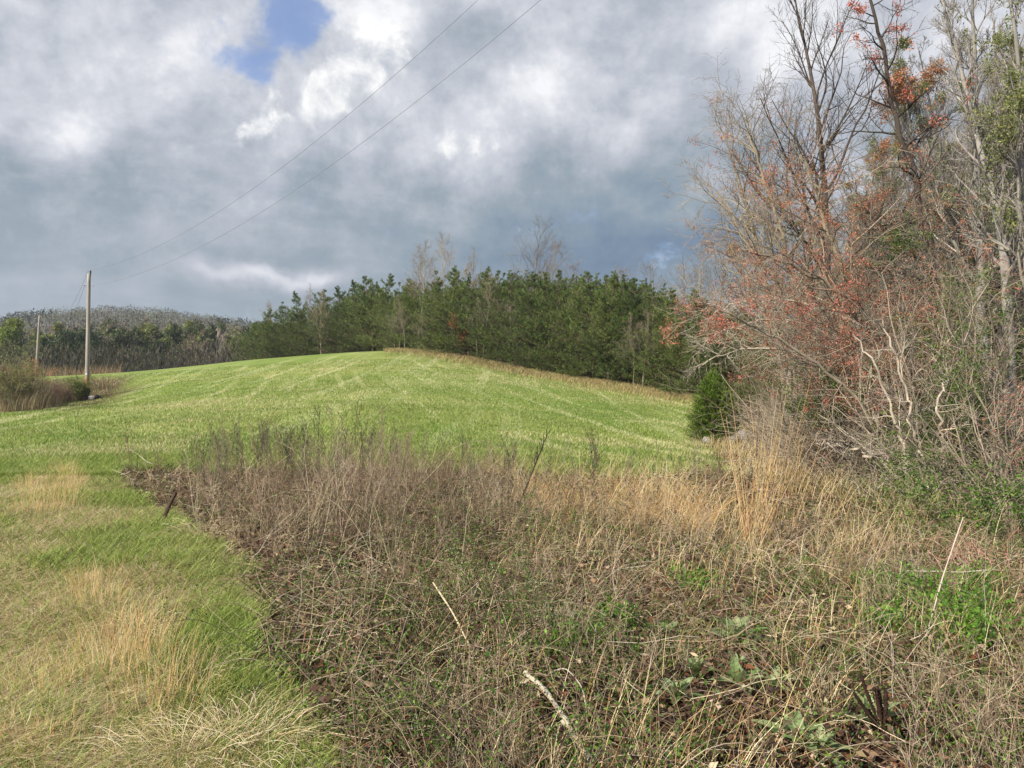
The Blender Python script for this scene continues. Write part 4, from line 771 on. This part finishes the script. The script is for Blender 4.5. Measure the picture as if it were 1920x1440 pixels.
for i, (px, py, h, n, r_, lb) in enumerate([(360, 1290, .24, 260, .18, 'pale straw tussock in the middle of the verge beside the green grass'), (430, 1420, .30, 460, .26, 'largest pale straw tussock at the bottom edge'), (330, 1440, .28, 380, .24, 'pale straw tussock at the bottom, left of the largest'), (255, 1190, .22, 220, .18, 'pale straw tussock with orange stalks rising from it'), (500, 1400, .24, 240, .2, 'straw tussock at the bottom, right of the largest'), (380, 1010, .35, 260, .22, 'flattened tan tussock at the left tip of the brush')]):
    tuft(900 + i, 'grass_tussock', px, py, h, n, r_, ST, lb, 'grass tussock', bend=.75, w=.0034, spread=.9)
rb = R0(113)
for i in range(26):                       # lush green clumps along the edge of the brush
    t = rb.random(); y = 3.0 + 9 * t ** 1.4; x = np.interp(y, EDGE_Y, EDGE_X) - rb.exponential(.4) - .05; p_ = gp(x, y)[0]; dq = p_ - [0, 0, EYE]
    r = R0(2000 + i); n = 110; m_ = MB(); a = r.uniform(0, 6.28, n); q_ = .15 * np.sqrt(r.random(n)); blades(m_, np.stack([q_ * np.cos(a), q_ * np.sin(a), 0 * a - .01], 1), r.uniform(.07, .19, n), .0045, r.uniform(.1, .8, n), .6, pick(r, n, [lin(136, 156, 66), lin(112, 134, 50), lin(162, 176, 92), lin(206, 190, 140)], var=.12), r, 4)
    tag(m_.build('grass_clump', M_grass, loc=p_), 'bright green grass clump along the edge between verge and brush', 'grass clump', 'green grass clumps along the brush')
# ------------------------------------------------------------------ the brush
rng = R0(121)
BR = [lin(140, 118, 92), lin(162, 140, 110), lin(106, 88, 70), lin(184, 164, 132)]; TN = [lin(196, 176, 144), lin(216, 198, 164), lin(172, 150, 120), lin(146, 126, 102)]; PU = [lin(132, 110, 88), lin(118, 98, 80), lin(156, 134, 108), lin(88, 72, 58), lin(182, 164, 138)]
CLR = [(1380, 1212), (1385, 1300), (1447, 1310), (1268, 1322), (1630, 1372), (1495, 1405), (1535, 1428), (1305, 1275), (1380, 1265), (1640, 1420), (1010, 1290), (1045, 1335), (1080, 1390), (1400, 1395), (1740, 1190), (1610, 1400), (1660, 1400), (1610, 1436), (1635, 1438), (1662, 1438), (1625, 1360), (1655, 1350)]
CLR = np.array([hit(*c_)[:2] for c_ in CLR])
def brush_pts(N, ymax=15.5, ymin=2.3, pw=1.5, thr=.5, clr=1):
    y = ymin + (ymax - ymin) * rng.random(N) ** pw; x = rng.uniform(-.60, .74, N) * y * 1.02; kp = brush(x, y) > thr; x, y = x[kp], y[kp]; ok = np.ones(len(x), bool)
    for cx_, cy_ in (CLR if clr else []): ok &= ~((np.abs(x - cx_ * y / cy_) < .09) & (y > cy_ - .5) & (y < cy_ + .14)) | (rng.random(len(x)) < .3)
    return x[ok], y[ok]
ml = MB(); x, y = brush_pts(130000, 22, clr=0); dd = rng.normal(0, 1, (len(x), 3)); dd[:, 2] *= .3
leaves(ml, gp(x, y, .012) + np.c_[0 * x, 0 * x, rng.exponential(.03, len(x))], dd, rng.uniform(.02, .06, len(x)) * (1 + y * .03), rng.uniform(.012, .03, len(x)) * (1 + y * .03), pick(rng, len(x), [lin(104, 80, 60), lin(82, 62, 48), lin(140, 116, 88), lin(104, 66, 44), lin(64, 48, 38), lin(180, 160, 130)], [.27, .22, .14, .12, .2, .05], .14), rng)
x, y = brush_pts(14000, 18, pw=1.25); n = len(x); a = rng.uniform(0, 2 * pi, n); st_ = gp(x, y, .01) + np.c_[0 * x, 0 * x, rng.exponential(.04, n)]
p1, q1 = grow(rng, st_, np.c_[np.cos(a), np.sin(a), rng.normal(.18, .22, n)], rng.uniform(.15, .6, n), rng.uniform(.0009, .0019, n) * (1 + y * .1), 5, .16, (0, 0, -.25), .5)
p1[:, :, 2] = np.maximum(p1[:, :, 2], gz(p1[:, :, 0].ravel(), p1[:, :, 1].ravel()).reshape(n, -1) + .004); tubes(ml, p1, q1, 3, pick(rng, n, TN + BR + [lin(216, 200, 168)], var=.18))
tag(ml.build('leaf_litter', M_litter), 'brown dead leaves and broken straw covering the ground under the brush', 'leaf litter', kind='stuff')
def hmap(x, y):                          # height of the brush over its floor
    left = 1 - sst(x / y, -.05, .22)
    e_ = sst(x - np.interp(y, EDGE_Y, EDGE_X), 0, 1.1)
    return (.22 + .26 * left - .20 * sst(y, 7, 12)) * (.45 + .55 * e_) * (.3 + 1.5 * sst(fb(x, y, .9, 41), .3, .72))
def stems(mb, x, y, h, cols, nk=(5, 3), w=.0022, lean=.18, wander=.09, up=.25, ang=38, col=None):
    n = len(x); s = gp(x, y, -.02); d = np.c_[rng.normal(0, lean, (n, 2)), np.ones(n)]
    c = pick(rng, n, cols, var=.14) if col is None else col; rw = w * (1 + y * .06)
    p1, q1 = grow(rng, s, d, h, rw, 5, wander, (0, 0, up), .45); tubes(mb, p1, q1, 3, c)
    if nk[0]:
        s, d, L, r, t = kids(rng, p1, q1, nk[0], .35, 1, ang, lambda t: .42 * (1.25 - .6 * t), .7, rmin=.0011); p2, q2 = grow(rng, s, d, L, r, 3, .13, (0, 0, up), .5); c2 = np.repeat(c, nk[0], 0); tubes(mb, p2, q2, 3, c2)
        if nk[1]:
            s, d, L, r, t = kids(rng, p2, q2, nk[1], .3, 1, 38, lambda t: .5 + 0 * t, .75, rmin=.0010); p3, q3 = grow(rng, s, d, L, r, 2, .15, (0, 0, .1), .5); tubes(mb, p3, q3, 3, np.repeat(c2, nk[1], 0)); return p3
        return p2
    return p1
mw = MB(); x, y = brush_pts(12500, 16, pw=1.2); left = 1 - sst(x / y, -.08, .18); lb_ = rng.random(len(x)) < left * .7
kp = rng.random(len(x)) < (.45 + .55 * left) * (.25 + .85 * sst(fb(x, y, 1.4, 43), .35, .6)) * (1 - .35 * sst(y, 8, 11)); x, y, lb_ = x[kp], y[kp], lb_[kp]
c = np.where(lb_[:, None], pick(rng, len(x), PU + BR, var=.14), pick(rng, len(x), TN + BR, var=.14)); stems(mw, x, y, hmap(x, y) * rng.uniform(.5, 1.35, len(x)), None, (4, 3), .0021, .28, col=c)
tag(mw.build('brush_stems', M_dry), 'dense tangle of dead brown weed stems across the foreground', 'brush', kind='stuff')
# arching briar canes
mc = MB(); x, y = brush_pts(2300, 15, pw=1.3); left = 1 - sst(x / y, -.02, .3); kp = rng.random(len(x)) < .3 + .7 * left; x, y = x[kp], y[kp]; n = len(x)
p1, q1 = grow(rng, gp(x, y, -.02), np.c_[rng.normal(0, .6, (n, 2)), np.ones(n)], rng.uniform(.6, 1.5, n) * (.55 + hmap(x, y)) * (1 - .45 * sst(y, 7, 12)), .0026 * (1 + y * .05), 11, .10, (0, 0, -1.7), .4)
p1[:, :, 2] = np.maximum(p1[:, :, 2], gz(p1[:, :, 0].ravel(), p1[:, :, 1].ravel()).reshape(n, -1) + .01); cc_ = pick(rng, n, PU + BR + [lin(150, 128, 110), lin(100, 96, 60)], var=.15); tubes(mc, p1, q1, 3, cc_)
s, d, L, r, t = kids(rng, p1, q1, 5, .2, 1, 55, lambda t: .25 + 0 * t, .6, rmin=.0012); p2, q2 = grow(rng, s, d, L, r, 4, .18, (0, 0, -.2), .5); tubes(mc, p2, q2, 3, np.repeat(cc_, 5, 0))
tag(mc.build('briar_canes', M_twig), 'arching purplish brown briar canes woven through the brush', 'briars', kind='stuff')
# small green leaves on the briars, and green sprouts on the floor
mg = MB(); pt = np.concatenate([p2[:, 1:].reshape(-1, 3), p1[:, 2:].reshape(-1, 3)]); px_ = pt[:, 0] / np.maximum(pt[:, 1], 1)
wgt = .20 + .95 * np.exp(-((px_ + .0) / .16) ** 2) * (1 - sst(pt[:, 1], 8, 11)) + .5 * sst(px_, .30, .5) + .10 * sst(fb(pt[:, 0], pt[:, 1], 1.2, 51), .5, .6)
pt = pt[rng.random(len(pt)) < wgt * .7]; pt = np.repeat(pt, 6, 0) + rng.normal(0, .018, (len(pt) * 6, 3)); leaves(mg, pt, rng.normal(0, 1, pt.shape) + [0, 0, .4], rng.uniform(.009, .021, len(pt)), rng.uniform(.006, .011, len(pt)), pick(rng, len(pt), GREEN, var=.18), rng)
x, y = brush_pts(26000, 15); kp = fb(x, y, 1.0, 61) + .25 * sst(x / y, .30, .5) > .50; x, y = x[kp], y[kp]; b0 = gp(x, y, 0) + np.c_[0 * x, 0 * x, rng.uniform(0, .16, len(x))]; b0 = np.repeat(b0, 4, 0) + rng.normal(0, .025, (len(x) * 4, 3))
leaves(mg, b0, rng.normal(0, .8, b0.shape) + [0, 0, .6], rng.uniform(.014, .034, len(b0)), rng.uniform(.007, .014, len(b0)), pick(rng, len(b0), GREEN, var=.18), rng)
tag(mg.build('green_leaves', M_leaf), 'small fresh green leaves sprouting all through the dead brush', 'leaves', kind='stuff')
# dry grass through the brush
md = MB(); x, y = brush_pts(26000, 16, pw=1.25); rgt = sst(x / y, -.12, .08); cl = fb(x, y, 1.3, 71); kp = (rng.random(len(x)) < .12 + .88 * rgt * sst(cl, .38, .6)); x, y, cl = x[kp], y[kp], cl[kp]; n = len(x)
blades(md, gp(x, y, -.01), rng.uniform(.25, .75, n) * (.6 + .5 * sst(y, 5, 11)), .0028 * (1 + y * .07), rng.uniform(0, .35, n), rng.uniform(.1, .7, n), pick(rng, n, [lin(210, 184, 132), lin(190, 162, 114), lin(222, 204, 158), lin(172, 138, 92)], var=.1), rng, 4)
x = rng.uniform(4.5, 17, 22000); y = rng.uniform(14, 38, 22000); kp = (brush(x, y) > .25) & (x / y > .22) & (x / y < .5); x, y = x[kp], y[kp]; n = len(x)
blades(md, gp(x, y, -.01), rng.uniform(.15, .6, n), .012, rng.uniform(0, .35, n), rng.uniform(.1, .7, n), pick(rng, n, [lin(196, 170, 120), lin(168, 142, 102), lin(206, 188, 142), lin(130, 128, 74)], var=.12), rng, 3)
tag(md.build('dry_grass', M_dry), 'tan dry grass standing and bending among the brush', 'dry grass', kind='stuff')
# green grass between the brush and in its right half
me_ = MB(); x, y = brush_pts(60000, 18, pw=1.2); gq = fb(x, y, .7, 81); kp = rng.random(len(x)) < .12 + .6 * sst(gq, .5, .65) * sst(x / y, -.1, .3) + .25 * sst(y, 11, 14); x, y = x[kp], y[kp]; n = len(x)
blades(me_, gp(x, y, -.01), rng.uniform(.08, .24, n), .003 * (1 + y * .08), rng.uniform(0, .6, n), .5, pick(rng, n, [lin(104, 132, 48), lin(128, 150, 62), lin(86, 112, 40)], var=.13), rng, 3)
tag(me_.build('green_grass', M_grass), 'green grass blades growing up between the dead brush', 'grass', kind='stuff')
# tall dead weed stalks along the back of the brush: one thing each
rb = R0(131); WS = 'tall dead weed stalks along the back of the brush'; proto = []
for i in range(7):
    rng = R0(1400 + i); m_ = MB(); c = [DARK * .8, DARK, BR[0], BR[2], TAN * .8, PU[0], TN[2]][i]; n = 1
    p1, q1 = grow(rng, np.zeros((1, 3)), np.array([[rng.normal(0, .12), 0, 1.]]), np.array([1.0]), np.array([.005]), 8, .05, (0, 0, .1), .4); tubes(m_, p1, q1, 4, np.array(c))
    s, d, L, r, t = kids(rng, p1, q1, [9, 14, 6, 10, 12, 8, 5][i], .35, 1, 30, lambda t: .26 * (1.3 - .6 * t), .6, up=.3, rmin=.0022); p2, q2 = grow(rng, s, d, L, r, 4, .1, (0, 0, .4), .6); tubes(m_, p2, q2, 3, np.array(c))
    s, d, L, r, t = kids(rng, p2, q2, 4, .3, 1, 30, lambda t: .35 + 0 * t, .8, rmin=.002); p3, q3 = grow(rng, s, d, L, r, 2, .1, (0, 0, .2), .8); tubes(m_, p3, q3, 3, np.array(c))
    sp = p3[:, -1]; sp = np.repeat(sp, 3, 0) + rng.normal(0, .008, (len(sp) * 3, 3)); leaves(m_, sp, rng.normal(0, 1, sp.shape) + [0, 0, .5], .018, .009, np.array(c) * .8, rng)
    proto.append(m_.data('weed_stalk', M_dry))
for i in range(260):
    px = rb.uniform(200, 1400) if i % 3 else rb.uniform(380, 760); d = rb.uniform(9.5, 13.2) if px < 1000 else rb.uniform(9, 14.5); x = WX(px, d)
    if brush(x, d)[()] < .3 if np.ndim(brush(x, d)) == 0 else brush(np.array([x]), np.array([d]))[0] < .3: continue
    o = bpy.data.objects.new('weed_stalk', proto[int(rb.integers(7))]); COL.objects.link(o); o.location = gp(x, d)[0]; h = rb.uniform(.38, .78) * (1.15 if 380 < px < 800 else .9) + (.3 if rb.random() < .07 else 0); o.scale = (h, h, h); o.rotation_euler = (rb.normal(0, .08), rb.normal(0, .10), rb.uniform(0, 6.28)); tag(o, 'thin dark dead weed stalk standing up along the back of the brush', 'weed stalk', WS)
# ------------------------------------------------------------------ single things in the foreground
def stalk(seed, name, pts, r0, r1, col, label, cat, kidsn=0, mat=None, spread=.2, ang=30):
    r = R0(seed); pts = np.array(pts, float); t = np.linspace(0, len(pts) - 1, 16); c = np.stack([np.interp(t, np.arange(len(pts)), pts[:, j]) for j in range(3)], 1); c[1:-1] = .25 * c[:-2] + .5 * c[1:-1] + .25 * c[2:]; o0 = c[0].copy(); c = (c - o0)[None]
    rd = np.linspace(r0, r1, 16)[None] * (1 + .12 * r.normal(0, 1, (1, 16))); m_ = MB(); tubes(m_, c, rd, 7, np.array(col))
    if kidsn:
        s, d, L, rr_, t = kids(r, c, rd, kidsn, .55, 1, ang, lambda t: spread * (1.3 - .6 * t), .6, up=.25, rmin=.0025); p2, q2 = grow(r, s, d, L, rr_, 4, .1, (0, 0, .3), .6); tubes(m_, p2, q2, 4, np.array(col))
        s, d, L, rr_, t = kids(r, p2, q2, 3, .3, 1, 28, lambda t: .4 + 0 * t, .8, rmin=.002); p3, q3 = grow(r, s, d, L, rr_, 2, .1, (0, 0, .2), .8); tubes(m_, p3, q3, 3, np.array(col))
    return tag(m_.build(name, mat or M_dry, loc=o0), label, cat)
def hg(px, py, dz=0): q_ = hit(px, py); return q_ + [0, 0, dz]
stalk(1, 'leaning_stalk', [P(965, 965, 9.5), P(1000, 880, 9.5), P(1026, 815, 9.5)], .012, .006, DARK * .7, 'dark branched stalk leaning right in front of the field', 'weed stalk', 9, spread=.14)
stalk(2, 'broken_post', [gp(WX(302, 8.6), 8.6, -.1)[0], P(300, 990, 8.6), P(314, 955, 8.6), P(330, 924, 8.6)], .028, .018, lin(84, 64, 54), 'dark broken stick slanting up at the left end of the brush', 'stick', 0, M_bark)
stalk(3, 'fallen_branch', [P(985, 1262, 3.85), P(1020, 1290, 3.7), P(1050, 1335, 3.5), P(1075, 1380, 3.3), P(1108, 1425, 3.1)], .013, .015, lin(176, 168, 146), 'thick pale lichen covered branch lying at the bottom centre', 'branch', 0, M_bark)
stalk(4, 'pale_cane', [P(812, 1092, 4.9), P(850, 1150, 4.6), P(885, 1220, 4.35), P(912, 1292, 4.2)], .005, .008, lin(206, 190, 150), 'straight pale cane slanting down through the middle of the brush', 'stick')
stalk(5, 'pale_stalk', [gp(WX(1732, 4.7), 4.7, 0)[0], P(1738, 1190, 4.7), P(1768, 1080, 4.9), P(1806, 970, 5.1)], .0055, .004, lin(200, 180, 160), 'long pale stalk slanting up to the right in the lower right', 'stick')
stalk(6, 'tilted_log', [P(1378, 1358, 3.75), P(1402, 1385, 3.6), P(1428, 1420, 3.5)], .015, .014, lin(196, 182, 160), 'short bleached broken branch at the bottom, left of the dark mullein heads', 'branch', 0, M_bark)
stalk(7, 'curved_cane', [P(1100, 1440, 3.3), P(1103, 1370, 3.4), P(1095, 1290, 3.55), P(1060, 1250, 3.7), P(1030, 1262, 3.8)], .0035, .0025, lin(190, 178, 156), 'thin grey cane curling over beside the lichen covered branch', 'stick')
for i, (a_, lb) in enumerate([([P(1640, 860, 12.5), P(1590, 835, 12.5), P(1530, 832, 12.5)], 'smooth whitish limb arching left low in the thicket'), ([gp(WX(1706, 12), 12)[0], P(1700, 860, 12), P(1678, 790, 12), P(1650, 700, 12.1), P(1600, 630, 12.3)], 'pale stem rising left from the foot of the thicket'), ([gp(WX(1735, 11.6), 11.6)[0], P(1735, 880, 11.6), P(1712, 800, 11.6), P(1690, 700, 11.7), P(1655, 600, 11.8)], 'second pale stem rising left from the foot of the thicket'), ([gp(WX(1760, 11.4), 11.4)[0], P(1768, 850, 11.4), P(1758, 770, 11.4), P(1775, 690, 11.4)], 'crooked pale stem in the centre of the thicket')]):
    path_tree(1500 + i, 'crooked_shrub', a_, .032, .012, PALE * .85, lb, 'stem', (10, 5, 4, 0), .22, None, tip=.003)
stalk(8, 'long_twig', [P(1290, 1010, 6.4), P(1420, 1120, 5.4), P(1600, 1245, 4.6)], .005, .003, DARK, 'long dark twig sloping down through the right of the brush', 'stick')
stalk(9, 'long_twig', [P(1700, 1070, 6.2), P(1800, 1073, 6.1), P(1850, 1069, 6.0)], .004, .003, lin(200, 186, 166), 'thin pale twig lying level in the right of the brush', 'stick')
# tall orange broomsedge clump
for i, (px, d, h, n) in enumerate([(1412, 8.1, 1.6, 19), (1432, 8.3, 1.75, 17), (1405, 7.9, .8, 36), (1470, 8.6, 1.2, 12)]):
    tuft(950 + i, 'tall_broomsedge', px, 0, h, n, .10, [lin(214, 176, 118), lin(226, 192, 142), lin(198, 154, 102)], ['tall orange broomsedge clump before the thicket, left part', 'tall orange broomsedge clump before the thicket, right part', 'low orange base growth of the tall broomsedge clump', 'few thin orange stalks right of the tall broomsedge clump'][i], 'dry grass', lean=(.10, 0), bend=.03, w=.0085, d=d, spread=.06)
rb = R0(141)
for i in range(24):
    px = rb.uniform(985, 1340); d = rb.uniform(8.2, 10.8); tuft(970 + i, 'dry_grass_clump', px, 0, rb.uniform(.55, .85), 34, .12, [lin(214, 178, 118), lin(200, 160, 104), lin(224, 198, 146)], 'golden dry grass clump arching over in the middle right of the brush', 'dry grass', bend=.5, w=.0048, d=d, group='golden dry grass clumps in the brush', spread=.3)
# mullein rosettes
for i, (px, py, s, lb) in enumerate([(1380, 1212, 1.15, 'largest grey green mullein rosette, right of centre'), (1385, 1300, 1.0, 'mullein rosette with upright leaves below the largest'), (1447, 1310, .9, 'mullein rosette right beside the upright leaved one'), (1268, 1322, .7, 'small mullein rosette left of the others'), (1630, 1372, 1.0, 'mullein rosette at the foot of the dark seed heads'), (1495, 1405, .9, 'pale mullein rosette near the bottom edge'), (1535, 1428, .8, 'mullein rosette cut by the bottom edge'), (1305, 1275, .65, 'small mullein rosette left of the largest'), (1380, 1265, .6, 'small mullein rosette between the two largest'), (1255, 1200, .6, 'small dull mullein rosette left in the litter')]):
    r = R0(1600 + i); m_ = MB(); nl = 15
    for j in range(nl):
        a = j * 2.4 + r.normal(0, .2); el_ = radians(12 + 62 * j / nl + r.normal(0, 7)); L = .175 * s * (1.15 - .5 * j / nl) * r.uniform(.85, 1.15); wd = L * .36; nU = 7
        t = np.linspace(0, 1, nU); rad_ = t * L * cos(el_) * (1 + .1 * t); zc_ = .01 + t * L * sin(el_) - .18 * L * t * t * (1.3 - sin(el_)); wq = wd * .5 * np.sin(np.clip(t * .93 + .07, 0, 1) ** .8 * pi) ** .7
        Vs = []
        for u in range(nU):
            cpt = np.array([cos(a) * rad_[u], sin(a) * rad_[u], zc_[u]]); sd_ = np.array([-sin(a), cos(a), 0])
            Vs += [cpt - sd_ * wq[u] + [0, 0, wq[u] * .35], cpt - sd_ * wq[u] * .5 + [0, 0, wq[u] * .06], cpt, cpt + sd_ * wq[u] * .5 + [0, 0, wq[u] * .06], cpt + sd_ * wq[u] + [0, 0, wq[u] * .35]]
        ix = np.arange(nU * 5).reshape(nU, 5); cl_ = np.array(pick(r, 1, [lin(138, 154, 98), lin(118, 140, 80), lin(152, 164, 112)], var=.08)[0]); cv = np.tile(np.array([1, 1, 1.28, 1, 1])[:, None] * cl_, (nU, 1))
        m_.add(np.array(Vs), np.stack([ix[:-1, :-1], ix[:-1, 1:], ix[1:, 1:], ix[1:, :-1]], -1).reshape(-1, 4), cv)
    tag(m_.build('mullein_rosette', M_leaf, loc=hit(px, py) + [0, 0, .03]), lb, 'plant', 'mullein rosettes')
# dark dry mullein heads
r = R0(1700); b_ = hit(1664, 1438); e = empty('dead_mullein', b_, 'dark dried mullein with several upright seed spikes at the bottom right', 'dead plant'); dM = b_[1]
j0 = P(1655, 1372, dM); m_ = MB(); tubes(m_, np.array([[b_ - b_, (j0 - b_) * .5 + [.004, 0, 0], j0 - b_]]), np.array([[.006, .006, .008]]), 7, lin(84, 62, 46)); m_.build('stem', M_dry, e)
for (px, py) in [(1600, 1297), (1613, 1262), (1638, 1288), (1646, 1290), (1661, 1297), (1628, 1330)]:
    tp = P(px, py, dM + r.uniform(-.03, .03)); a_ = j0 - b_; z_ = tp - b_; mid = a_ * .45 + z_ * .55 + [.012 if px > 1630 else -.004, 0, -.01]; t = np.linspace(0, 1, 22)[:, None]; c = (1 - t) ** 2 * a_ + 2 * t * (1 - t) * mid + t * t * z_
    m_ = MB(); rq = np.where(t[:, 0] < .3, .0035, .0080 - .002 * t[:, 0]) * (1 + .25 * r.normal(0, 1, 22)); rq[-1] = .003; tubes(m_, c[None], rq[None], 8, lin(62, 42, 32))
    cc_ = c[7:]; K = 150; ii = r.integers(0, len(cc_), K); dd = nrm(r.normal(0, 1, (K, 3))); leaves(m_, cc_[ii] + dd * .005, dd + [0, 0, .5], .007, .006, pick(r, K, [lin(74, 50, 38), lin(52, 36, 28)]), r); m_.build('seed_spike', M_dry, e)
# curled dead leaf on a stalk
b_ = gp(WX(915, 6.2), 6.2)[0]; e = empty('dead_flower', b_, 'dark curled seed head on a thin stalk in the middle of the brush', 'dead plant'); t1 = P(908, 1040, 6.2) - b_; m_ = MB(); tubes(m_, np.array([[t1 * 0, t1 * .5 + [.02, 0, 0], t1]]), np.array([[.004, .003, .003]]), 5, lin(96, 74, 60)); m_.build('stem', M_dry, e)
m_ = MB(); K = 260; u = r.random(K); leaves(m_, t1 + np.c_[r.normal(0, .014, K) + u * .03, r.normal(0, .014, K), -.11 * u], r.normal(0, 1, (K, 3)), .03, .016, pick(r, K, [lin(74, 48, 44), lin(96, 62, 52)]), r); m_.build('seed_head', M_dry, e)
# green weeds at the lower right
rb = R0(151)
for i, (px, py, s) in enumerate([(1690, 1130, .3), (1740, 1165, .34), (1800, 1215, .36), (1780, 1150, .3), (1665, 1190, .22), (1830, 1110, .25), (1640, 1120, .22), (1120, 1225, .2), (1060, 1240, .2), (1860, 1180, .25), (1300, 1110, .2), (1150, 1180, .18)]):
    r = R0(1800 + i); m_ = MB(); n = 40; s_, d_ = np.c_[r.normal(0, s * .3, (n, 2)), np.zeros(n)], np.c_[r.normal(0, .5, (n, 2)), np.ones(n)]; p1, q1 = grow(r, s_, d_, r.uniform(.4, 1, n) * s, np.full(n, .0016), 4, .15, (0, 0, .1), .5); p_ = hit(px, py)
    e = empty('leafy_weed', p_, ['bright green leafy weed, {} of those at the lower right', 'small green leafy weed, {} of those near the centre'][int(px < 1400)].format(['nearest the thicket', 'second from the left', 'brightest', 'behind the brightest', 'lowest on the left', 'farthest right and high', 'farthest left', 'lowest', 'left', 'close to the right edge', 'right most', 'middle'][i]), 'leafy weed', 'leafy green weeds in the brush')
    tubes(m_, p1, q1, 3, lin(120, 116, 70)); m_.build('stems', M_dry, e); lm = MB(); pt = np.repeat(p1[:, 1:].reshape(-1, 3), 7, 0) + r.normal(0, .022, (n * 28, 3)); leaves(lm, pt, r.normal(0, 1, pt.shape) + [0, 0, .3], r.uniform(.02, .042, len(pt)), r.uniform(.012, .022, len(pt)), pick(r, len(pt), [lin(98, 138, 44), lin(122, 160, 56), lin(76, 112, 36)], var=.15), r); lm.build('leaves', M_leaf, e)
# any unused prototype is removed
for pool in (pines, fv, pv, wt):
    for e, h in pool:
        if e.location.y < -40:
            for ch in list(e.children): bpy.data.objects.remove(ch)
            bpy.data.objects.remove(e)
for e in bt:
    if e.location.y < -40:
        for ch in list(e.children): bpy.data.objects.remove(ch)
        bpy.data.objects.remove(e)

# ------------------------------------------------------------------ air (HAZE)
hm = bpy.data.materials.new('haze_air'); hm.use_nodes = True; q = NT(hm.node_tree); q.n.clear()
pv_ = q.new('ShaderNodeVolumePrincipled'); pv_.inputs['Color'].default_value = (.86, .91, 1, 1); pv_.inputs['Density'].default_value = .00022; pv_.inputs['Anisotropy'].default_value = .2
q.l.new(pv_.outputs[0], q.new('ShaderNodeOutputMaterial').inputs['Volume'])
B_ = 1200.0; z0, z1 = -32.0, 62.0; mh = MB(); mh.add([[-B_, -B_, z0], [B_, -B_, z0], [B_, B_, z0], [-B_, B_, z0], [-B_, -B_, z1], [B_, -B_, z1], [B_, B_, z1], [-B_, B_, z1]], np.array([[0, 3, 2, 1], [4, 5, 6, 7], [0, 1, 5, 4], [1, 2, 6, 5], [2, 3, 7, 6], [3, 0, 4, 7]]), np.ones(3))
tag(mh.build('haze', hm, smooth=False), kind='stuff')
